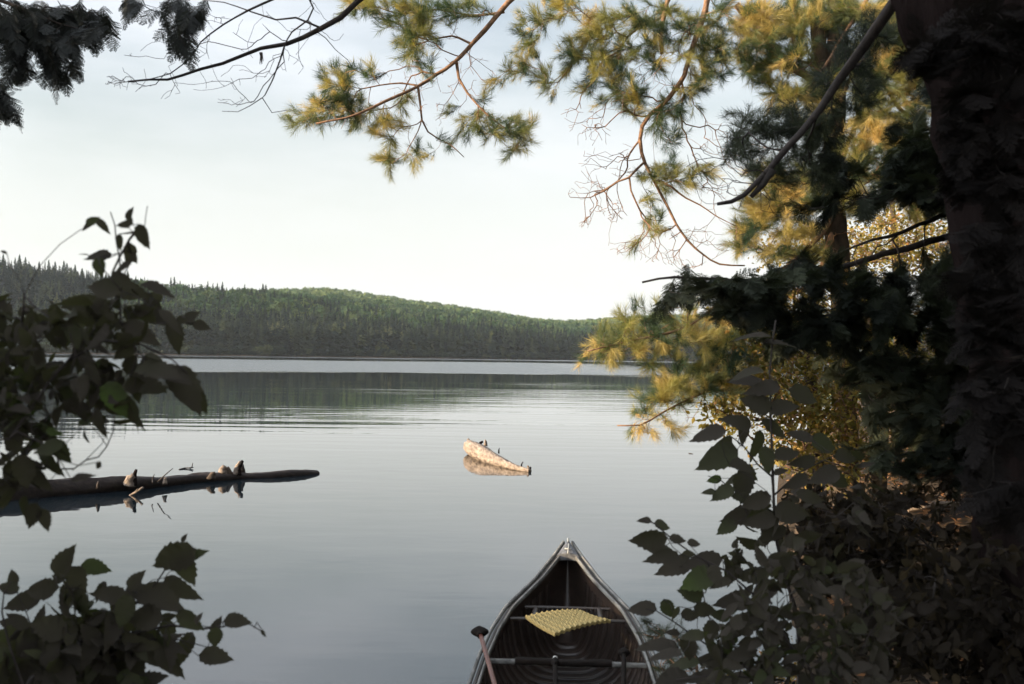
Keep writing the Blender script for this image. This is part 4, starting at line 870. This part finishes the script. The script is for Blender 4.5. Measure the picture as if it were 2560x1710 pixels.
# --- broad-leaved shrubs close to the camera
def leaves_at(acc, sk, specs, depth, dj=.25, scale=1.0, spread=.35):
    """specs: (px, py, length_px, angle_deg clockwise from right, stalk to tip)"""
    tg = []; info = []
    for s_ in specs:
        px, py, ln, an = s_[:4]; d = depth + random.uniform(-dj, dj); a = math.radians(an)
        b = P(px - math.cos(a) * ln / 2, py - math.sin(a) * ln / 2, d); e = P(px + math.cos(a) * ln / 2, py + math.sin(a) * ln / 2, d + random.uniform(-spread, spread) * ln * d / FPX)
        wide = s_[4] if len(s_) > 4 else 1.0
        tg.append(b); info.append((b, e, wide))
    sk.grow(np.array(tg), droop=-.05, curl=.10, wob=.004, step=.04)
    for b, e, wide in info:
        v = e - b; l = np.linalg.norm(v) * scale; up = np.array([random.uniform(-.6, .6), -1.0 * wide, random.uniform(-.1, 1.1) + (1 - wide) * 1.5])
        q = random.randrange(len(BROADS)); place(acc, *BROADS[q], frames(v[None], up[None]), [l], b[None])
def rnd_leaves(acc, sk, blobs, depth, dd, k=1.0, per=3, size=.08, flat=.35):
    n0 = len(sk.tips); sk.grow(B(blobs, depth, dd, k=k), droop=-.03, curl=.12, wob=.006, step=.05)
    pos, dr = sk.tipdirs(); leaf_foliage(acc, pos[n0:], dr[n0:], per=per, size=size, jitter=.05, flat=flat)

# right sapling
sb_ = base_under(P(1995, 1720, 3.5)); sap = tree_thing('leafy_sapling', sb_, 'dark leafy sapling with a thin upright stem right of the canoe', 'sapling')
sk = Skel(.3, rtip=.0013, pw=.36); sk.limb([sb_ - [0, 0, .05], P(1995, 1600, 3.5), P(1987, 1521, 3.5), P(1960, 1440, 3.5), P(1940, 1353, 3.5), P(1932, 1226, 3.5), P(1930, 1150, 3.5), P(1926, 1045, 3.5), P(1924, 930, 3.5), P(1932, 850, 3.5), P(1940, 800, 3.5)], .012, .003, wob=.003)
sk.limb([P(1938, 1330, 3.5), P(1870, 1290, 3.5), P(1850, 1240, 3.5), P(1800, 1200, 3.5), P(1770, 1190, 3.5)], .004, .0015, True, .003)
sk.limb([P(1930, 1190, 3.5), P(1895, 1160, 3.5), P(1860, 1115, 3.5), P(1820, 1085, 3.5)], .004, .002, True, .003)
sk.limb([P(1932, 1240, 3.5), P(2000, 1180, 3.5), P(2060, 1150, 3.5), P(2120, 1170, 3.5)], .004, .002, True, .003)
fol = Acc()
leaves_at(fol, sk, [(1769, 1084, 92, 170), (1792, 1146, 112, 155), (1808, 1106, 50, 150), (1842, 1052, 75, 200), (1862, 1078, 70, 100), (1894, 1120, 90, 95), (1971, 1131, 75, -20), (1858, 1167, 70, 10), (1835, 1199, 60, 160), (1858, 1217, 85, 95), (1785, 1199, 38, 170), (1771, 1229, 34, 180), (1806, 1236, 66, 155),
    (1889, 1253, 80, 160), (2007, 1156, 66, 165), (1953, 1179, 38, -20), (1989, 1204, 66, 155), (1917, 1150, 70, 80), (1940, 1070, 80, 30), (1890, 1010, 80, 200), (1960, 1020, 80, -10), (1905, 970, 90, 175), (1866, 955, 95, 190, .5), (1870, 928, 80, 180, .5), (1880, 840, 100, 185, .4), (1950, 860, 80, 0, .3), (2010, 990, 80, 20), (2060, 1110, 70, 20), (2060, 1190, 80, 160), (2120, 1140, 70, 0), (2100, 1200, 80, 20), (1900, 1300, 80, 170), (1844, 1288, 90, 165), (1817, 1320, 60, 150), (1980, 1280, 90, 10), (1930, 1340, 80, 150), (2030, 1240, 80, 10), (1850, 1240, 50, 190), (1875, 1185, 60, 30), (2000, 1090, 70, 200)], 3.5)
rnd_leaves(fol, sk, [(2020, 1300, 120, 80), (1980, 1230, 100, 50), (2100, 1230, 90, 60), (1930, 1370, 90, 50)], 3.6, .3, k=.2, per=3, size=.08)
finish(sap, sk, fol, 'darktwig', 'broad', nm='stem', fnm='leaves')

# shrub by the canoe, lower right
sb_ = base_under(P(2100, 1900, 3.1)); shr = tree_thing('leafy_shrub', sb_, 'dark leafy shrub crowding the right side of the canoe along the bottom edge', 'shrub')
sk = Skel(.3, rtip=.0013, pw=.36); sk.limb([sb_, P(2050, 1750, 3.1), P(1980, 1620, 3.1), P(1900, 1500, 3.1), P(1820, 1430, 3.1), P(1740, 1389, 3.1), P(1695, 1358, 3.1), P(1667, 1335, 3.1), P(1636, 1308, 3.1), P(1605, 1300, 3.1)], .009, .0016, wob=.003)
sk.limb([sb_, P(1920, 1720, 3.1), P(1812, 1643, 3.1), P(1753, 1602, 3.1), P(1681, 1552, 3.1), P(1640, 1526, 3.1), P(1615, 1522, 3.1)], .007, .0016, True, .003)
sk.limb([P(1812, 1643, 3.1), P(1790, 1580, 3.1), P(1770, 1540, 3.1), P(1755, 1480, 3.1), P(1738, 1460, 3.1)], .003, .0014, True, .003)
sk.limb([P(1960, 1700, 3.1), P(1850, 1690, 3.0), P(1760, 1690, 3.0), P(1690, 1700, 3.0)], .004, .002, True, .003)
fol = Acc()
leaves_at(fol, sk, [(1611, 1300, 34, 185), (1656, 1314, 42, 15), (1620, 1349, 96, 172), (1695, 1349, 44, 5), (1735, 1358, 34, 5), (1631, 1373, 38, 190), (1667, 1376, 38, 10), (1656, 1396, 84, 172), (1684, 1415, 92, 165), (1757, 1402, 95, 175), (1744, 1453, 95, 160), (1830, 1435, 84, 110), (1726, 1483, 66, 190), (1732, 1496, 44, 185), (1722, 1386, 36, 0), (1790, 1440, 60, 60),
    (1604, 1522, 74, 180), (1672, 1522, 54, 60), (1726, 1537, 48, 5), (1681, 1580, 36, 190), (1776, 1582, 66, 100), (1724, 1620, 66, 95), (1763, 1523, 58, 10), (1800, 1460, 60, 160), (1690, 1535, 40, 110), (1830, 1500, 90, 175), (1850, 1560, 90, 165), (1800, 1540, 50, 190), (1900, 1540, 90, 170), (1780, 1650, 80, 175), (1850, 1640, 90, 160),
    (1640, 1617, 110, 182, .4), (1660, 1640, 90, 175, .4), (1700, 1660, 100, 178, .5), (1760, 1700, 110, 182, .5), (1680, 1700, 90, 170, .5), (1840, 1700, 90, 175), (1725, 1590, 44, 150), (1880, 1440, 90, 170), (1910, 1480, 80, 150)], 3.1, .2)
rnd_leaves(fol, sk, [(1880, 1600, 90, 90), (1800, 1690, 110, 40), (1950, 1500, 90, 80), (2000, 1620, 120, 90), (2120, 1500, 120, 100), (2120, 1640, 130, 90), (2000, 1400, 90, 50), (1840, 1400, 60, 40)], 3.1, .35, k=.4, per=7, size=.062)
finish(shr, sk, fol, 'darktwig', 'broad', nm='stem', fnm='leaves')
# a low pine seedling right against the gunwale
sb_ = base_under(P(1760, 1760, 3.9)); sd_ = tree_thing('pine_seedling', sb_, 'small drooping pine sprig brushing the right gunwale of the canoe', 'pine seedling')
sk = Skel(.3); sk.limb([sb_, P(1740, 1640, 4.0), P(1690, 1590, 4.1), P(1640, 1570, 4.2)], .006, .002, wob=.003)
sk.grow(B([(1630, 1570, 30, 20), (1660, 1590, 40, 25), (1640, 1610, 30, 25), (1690, 1620, 40, 30), (1660, 1660, 40, 30), (1720, 1660, 50, 30)], 4.0, .2, k=2.0), droop=.0, curl=.1)
pos, dr = sk.tipdirs(); fol = Acc(); pine_foliage(fol, pos, dr, per=3, size=.45); finish(sd_, sk, fol, 'twig', 'shade_pine', nm='stem')

# dark understorey on the right bank: four shrubs
for (bx, by, lab, cl, dp) in [
    (2.3, 4.3, 'shaded bush low on the right bank behind the leafy sapling', [(2150, 1350, 120, 90), (2050, 1400, 100, 80), (2250, 1300, 120, 60), (2100, 1300, 90, 60), (2250, 1420, 110, 80)], 4.3),
    (2.9, 4.0, 'shaded bush filling the lower right corner under the huge trunk', [(2350, 1500, 140, 120), (2480, 1450, 110, 120), (2450, 1620, 140, 110), (2250, 1580, 120, 110), (2550, 1550, 80, 120)], 3.6),
    (3.6, 5.8, 'shaded bush at the right edge beside the sunlit strip of bank', [(2400, 1220, 120, 40), (2520, 1260, 90, 60), (2300, 1360, 100, 40), (2450, 1370, 120, 50), (2540, 1380, 60, 60)], 5.6),
    (2.6, 6.6, 'shaded bush at the water edge under the hemlock', [(2120, 1260, 80, 40), (2020, 1230, 60, 40), (2200, 1230, 80, 36), (1990, 1310, 50, 40), (2080, 1330, 70, 40)], 6.4)]:
    b = base_under(np.array([bx, by, 0])); th = tree_thing('undergrowth_bush', b, lab, 'bush')
    sk = Skel(.2, rtip=.0018); 
    for q in cl[:3]: sk.limb([b, b * .5 + P(q[0], q[1], dp) * .5 + [0, 0, .1], P(q[0], q[1], dp)], .008, .003, wob=.006)
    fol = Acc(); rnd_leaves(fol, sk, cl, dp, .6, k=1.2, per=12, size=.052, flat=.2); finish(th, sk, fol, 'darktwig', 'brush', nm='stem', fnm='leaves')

# left shrub, upper: reaches from the bank past the left edge
sb_ = base_under(np.array([-1.35, 1.7, 0])); s1 = tree_thing('leafy_shrub', sb_, 'tall dark shrub silhouetted against the far hill at the left edge', 'shrub')
sk = Skel(.3, rtip=.0011, pw=.36); sk.limb([sb_, P(-150, 1300, 2.0), P(20, 1100, 2.1), P(120, 960, 2.15), P(220, 850, 2.2), P(290, 760, 2.2), P(304, 690, 2.2), P(300, 640, 2.2), P(292, 600, 2.2), P(288, 565, 2.2), P(276, 530, 2.2)], .009, .0013, wob=.003)
sk.limb([P(170, 900, 2.2), P(260, 850, 2.2), P(350, 860, 2.2), P(430, 900, 2.2), P(470, 935, 2.2)], .004, .0015, True, .003)
sk.limb([P(40, 1080, 2.1), P(90, 1100, 2.1), P(150, 1130, 2.1)], .004, .0015, True, .003)
sk.limb([P(150, 1172, 2.3), P(185, 1172, 2.3), P(215, 1150, 2.3), P(245, 1143, 2.3)], .0013, .001, False, .001)
sk.limb([P(60, 740, 2.2), P(100, 665, 2.2), P(150, 610, 2.2), P(200, 575, 2.2)], .0016, .0009, False, .001)
sk.limb([P(362, 570, 2.2), P(365, 540, 2.2), P(369, 515, 2.2)], .0009, .0006, False, .001)
fol = Acc()
leaves_at(fol, sk, [(217, 566, 38, 150), (232, 552, 38, -30), (258, 563, 52, 35), (325, 535, 36, -75), (310, 560, 40, 175), (328, 553, 20, 90), (358, 592, 66, 70, 1.2), (301, 606, 42, 80), (322, 636, 58, 95), (240, 640, 76, 185), (250, 668, 50, 80), (304, 668, 50, 160), (310, 700, 70, 30), (335, 645, 30, 60), (208, 636, 26, 190, .4),
    (330, 730, 90, 10), (395, 725, 90, 20, .5), (260, 720, 90, 190), (200, 760, 100, 170), (380, 790, 100, 15, .6), (430, 800, 80, 40, .5), (470, 800, 60, 10), (440, 840, 90, 70, .5), (350, 830, 90, 30), (480, 790, 44, -30), (505, 815, 44, 20), (455, 800, 30, 0),
    (400, 930, 120, 10, .7), (465, 975, 140, 55, .9), (440, 940, 90, 20, .8), (490, 1000, 90, 60, .8), (370, 960, 100, 20), (330, 1030, 90, 70), (290, 1000, 100, 60), (250, 1060, 80, 80), (120, 1090, 90, 80), (200, 1020, 110, 50), (130, 1160, 90, 60), (150, 1130, 80, 40), (120, 1120, 80, 170), (60, 1180, 90, 80), (30, 1190, 80, 100),
    (205, 1190, 56, -20, .6), (246, 1164, 22, 120), (182, 1174, 9, 90), (80, 1290, 70, 110), (110, 1300, 60, 70), (60, 1270, 60, 100), (100, 1200, 70, 60), (8, 630, 20, 200)], 2.2, .15)
rnd_leaves(fol, sk, [(60, 800, 120, 40), (180, 790, 90, 40), (300, 790, 70, 60), (345, 740, 50, 40), (390, 765, 50, 30), (310, 850, 40, 50), (400, 960, 50, 40), (110, 830, 150, 60), (240, 860, 100, 60), (60, 920, 130, 60), (200, 950, 120, 50), (290, 960, 90, 50), (60, 1020, 110, 60), (180, 1030, 90, 36), (40, 1120, 90, 60), (100, 1090, 50, 40), (30, 1200, 50, 40), (30, 860, 110, 90), (300, 900, 60, 36), (-60, 900, 80, 80), (-60, 1050, 80, 100), (60, 980, 120, 60)], 2.3, .25, k=.26, per=5, size=.058)
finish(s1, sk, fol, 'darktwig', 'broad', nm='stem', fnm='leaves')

# left shrub, lower corner
sb_ = base_under(np.array([-1.0, 1.5, 0])); s2 = tree_thing('leafy_shrub', sb_, 'low dark shrub with round toothed leaves in the lower left corner', 'shrub')
sk = Skel(.3, rtip=.0012, pw=.36); sk.limb([sb_, P(-40, 1900, 2.2), P(60, 1720, 2.4), P(160, 1600, 2.5), P(210, 1540, 2.5), P(180, 1480, 2.5), P(160, 1440, 2.5)], .008, .0015, wob=.003)
sk.limb([P(120, 1650, 2.45), P(260, 1570, 2.5), P(340, 1510, 2.5), P(390, 1460, 2.5), P(412, 1428, 2.5), P(440, 1375, 2.5), P(455, 1352, 2.5)], .005, .001, True, .003)
sk.limb([P(200, 1620, 2.45), P(330, 1580, 2.5), P(430, 1560, 2.5), P(500, 1570, 2.5), P(560, 1565, 2.5), P(590, 1555, 2.5), P(625, 1560, 2.5), P(660, 1582, 2.5)], .005, .0008, True, .003)
sk.limb([P(250, 1650, 2.45), P(380, 1600, 2.5), P(450, 1600, 2.5), P(520, 1618, 2.5)], .004, .0012, True, .003)
sk.limb([P(60, 1720, 2.4), P(20, 1600, 2.4), P(5, 1530, 2.4), P(10, 1480, 2.4), P(28, 1455, 2.4)], .004, .001, True, .003)
fol = Acc()
leaves_at(fol, sk, [(162, 1402, 86, -60, 1.2), (240, 1420, 76, 10), (143, 1444, 38, 200), (196, 1450, 76, 60), (101, 1471, 92, 175), (32, 1444, 42, -100), (19, 1471, 55, 200), (55, 1505, 100, 165), (461, 1345, 24, -60), (434, 1395, 115, 155), (470, 1385, 80, -10), (463, 1425, 95, 60), (455, 1470, 100, 30), (341, 1450, 60, -50), (269, 1490, 110, 190), (400, 1500, 120, 20),
    (168, 1500, 105, 110), (206, 1509, 80, 80), (250, 1480, 60, 120), (42, 1551, 70, 210), (97, 1543, 70, -80), (362, 1547, 90, 175), (421, 1543, 42, -15), (476, 1553, 80, 40), (497, 1545, 34, -60), (543, 1564, 52, -70), (594, 1553, 66, 5), (539, 1593, 52, 90), (421, 1580, 64, 60), (658, 1584, 22, 70), (463, 1627, 100, 110), (541, 1644, 88, 5), (328, 1618, 130, 165), (379, 1597, 90, 60),
    (341, 1682, 90, 95), (232, 1618, 130, 180), (147, 1640, 130, 190), (63, 1589, 100, 175), (300, 1560, 100, 160), (220, 1560, 110, 150), (120, 1570, 100, 190), (290, 1650, 110, 100), (200, 1680, 120, 170), (90, 1670, 110, 180), (30, 1640, 100, 170), (260, 1690, 100, 20), (350, 1480, 70, 20), (310, 1530, 90, 110), (20, 1560, 50, 200), (40, 1700, 110, 180), (130, 1700, 110, 10), (375, 1640, 90, 40)], 2.5, .12)
rnd_leaves(fol, sk, [(150, 1620, 140, 60), (230, 1530, 90, 50), (350, 1600, 70, 40), (80, 1690, 110, 40), (230, 1680, 110, 36), (250, 1580, 90, 40)], 2.6, .2, k=.5, per=5, size=.085)
finish(s2, sk, fol, 'darktwig', 'broad', nm='stem', fnm='leaves')

# --- cedar overhanging the top left corner
cb = base_under(np.array([-4.4, 4.6, 0])); ced = tree_thing('cedar_tree', cb, 'dark cedar whose feathery sprays hang into the top left corner', 'cedar tree')
a1 = Acc(); cp = catmull([cb - [0, 0, .3], cb + [.1, 0, 2], cb + [0, .1, 5], cb + [.1, 0, 9]], .15); tube(a1, cp, np.linspace(.2, .06, len(cp)), 14, .05); build('trunk', a1, M['darkbark'], ced, True)
for pts, cl, k_, sz in [([(-200, -60, 4.7), (0, 0, 4.6), (150, 60, 4.5), (230, 80, 4.5)], [(40, 40, 90, 50), (130, 50, 90, 55), (215, 50, 55, 40), (250, 50, 25, 20), (90, 120, 80, 45), (150, 150, 45, 35), (40, 130, 60, 45), (110, 180, 50, 18), (170, 100, 50, 30), (30, 80, 60, 60), (190, 20, 60, 20)], .85, .42),
                        ([(-200, 180, 4.6), (-60, 230, 4.5), (10, 270, 4.5)], [(10, 255, 26, 18), (30, 275, 20, 14), (5, 300, 16, 18), (-30, 230, 60, 40)], 1.4, .40),
                        ([(-200, -300, 4.7), (200, -200, 4.6), (400, -90, 4.5), (450, 20, 4.5)], [(330, -10, 25, 14), (352, 8, 18, 10), (470, 20, 38, 20), (455, 60, 30, 22), (432, 90, 22, 18), (455, 118, 22, 14), (490, 45, 20, 14), (440, 0, 50, 12), (315, 20, 6, 6)], 1.6, .40)]:
    root = np.array([cb[0], cb[1], P(*pts[0])[2] + .3]); sk = Skel(.25, rtip=.0016); sk.limb([root] + [P(*q) for q in pts], .02, .003, wob=.006)
    sk.grow(B(cl, pts[1][2], .25, k=k_ * 1.6), droop=.12, curl=.08); pos, dr = sk.tipdirs(); fol = Acc(); frond_foliage(fol, pos, dr, per=4, size=sz, droop=1.2, spread=.55)
    finish(ced, sk, fol, 'darktwig', 'cedar', fnm='foliage')

# --- a cedar log and leaf litter on the sunlit strip of bank
lb = base_under(P(2330, 1280, 8.5)); lg = tree_thing('fallen_log', lb, 'pale fallen stick log on the sunlit strip of leaf litter at the right', 'log')
a1 = Acc(); e1, e2 = base_under(P(2270, 1280, 8.5)), base_under(P(2420, 1280, 8.5)); log_tube(a1, [e1 + [0, 0, .03], (e1 + e2) / 2 + [0, 0, .05], e2 + [0, 0, .03]], [.02, .035, .03], 10, 2, .2); build('trunk', a1, M['drift'], lg, True)
n = 14000; lx = RNG.uniform(.8, 9, n); ly = RNG.uniform(2, 16, n); sdl = lake_sd(lx, ly); kp = sdl > .15; lx, ly = lx[kp], ly[kp]
a1 = Acc(); place(a1, *SMALL, frames(np.stack([RNG.standard_normal(len(lx)), RNG.standard_normal(len(lx)), RNG.uniform(-.2, .5, len(lx))], 1), np.array([0, 0, 1.0]) + .4 * rdir(len(lx))), RNG.uniform(.04, .10, len(lx)), np.stack([lx, ly, height(lx, ly) + .012], 1))
o = build('leaf_litter', a1, M['litter']); tag(o, 'brown fallen leaves scattered over the right bank', 'leaf litter', kind='stuff')

# --- wood on the left shore and behind, which keeps the near water's edge in shade
def shade_tree(x, y, h, r, seed, base=.02, n=1100, lab=''):
    b = np.array([x, y, gz(x, y)]); th = tree_thing('pine_tree', b, lab, 'pine tree', 'trees of the near shore outside the view')
    a = Acc(); cp = [b - [0, 0, .2], b + [.05, 0, h * .5], b + [0, .05, h]]; cp = catmull(cp, .5); tube(a, cp, np.linspace(.2, .03, len(cp)), 9, .04); build('trunk', a, M['bark'], th, True)
    g = np.random.default_rng(seed); u = g.uniform(0, 1, n) ** .8; zz = h * (base + (1 - base) * u); rr = r * (1 - u) ** .6 * g.uniform(.25, 1, n) + .2; aa = g.uniform(0, 6.283, n)
    pos = np.stack([b[0] + rr * np.cos(aa), b[1] + rr * np.sin(aa), b[2] + zz], 1); dr = np.stack([np.cos(aa), np.sin(aa), -.25 + 0 * aa], 1)
    fol = Acc(); place(fol, *FRONDS[seed % 4], frames(dr + .4 * rdir(n), np.array([0, 0, 1.0]) + .4 * rdir(n)), g.uniform(2.2, 3.6, n), pos); build('foliage', fol, M['shade_pine'], th)
for k_, (x, y, h, r) in enumerate([(-8.5, .2, 12, 2.2), (-10.5, -1.5, 13, 2.6), (-8.0, -3.5, 12, 2.4), (-5.5, .6, 9, 1.6), (-5.0, -2.2, 11, 2.2), (-13.5, -2.0, 14, 2.4), (-12, -5, 13, 2.8), (-7, -7, 12, 2.6), (-16, -3, 15, 3.0), (5.5, 2.5, 12, 2.4), (6.5, 7.5, 13, 2.4), (8.5, 12, 13, 2.6), (10, 17, 12, 2.6), (7.5, 4.5, 12, 2.4)]):
    shade_tree(x, y, h, r, 50 + k_, lab='unseen sparse conifer added to shade the upper right pine tufts')

shade_tree(-8.5, 3.4, 16, 1.7, 91, .42, 420, 'unseen sparse conifer added to shade the upper right pine tufts')  # added out of view to keep sun off the upper right tufts

# ------------------------------------------------------------------ air
m, t, out = mat('air'); pv = N(t, 'ShaderNodeVolumePrincipled'); pv.inputs['Color'].default_value = (.80, .87, .95, 1); pv.inputs['Density'].default_value = HAZE; pv.inputs['Anisotropy'].default_value = .1
t.links.new(pv.outputs[0], out.inputs['Volume'])
a1 = Acc(); hx = 2600.0
boxrows = [[-hx, -hx, -3], [hx, -hx, -3], [hx, hx, -3], [-hx, hx, -3], [-hx, -hx, 145], [hx, -hx, 145], [hx, hx, 145], [-hx, hx, 145]]
a1.add(boxrows, [[0, 2, 1], [0, 3, 2], [4, 5, 6], [4, 6, 7], [0, 1, 5], [0, 5, 4], [1, 2, 6], [1, 6, 5], [2, 3, 7], [2, 7, 6], [3, 0, 4], [3, 4, 7]])
o = build('haze', a1, m); tag(o, kind='stuff')
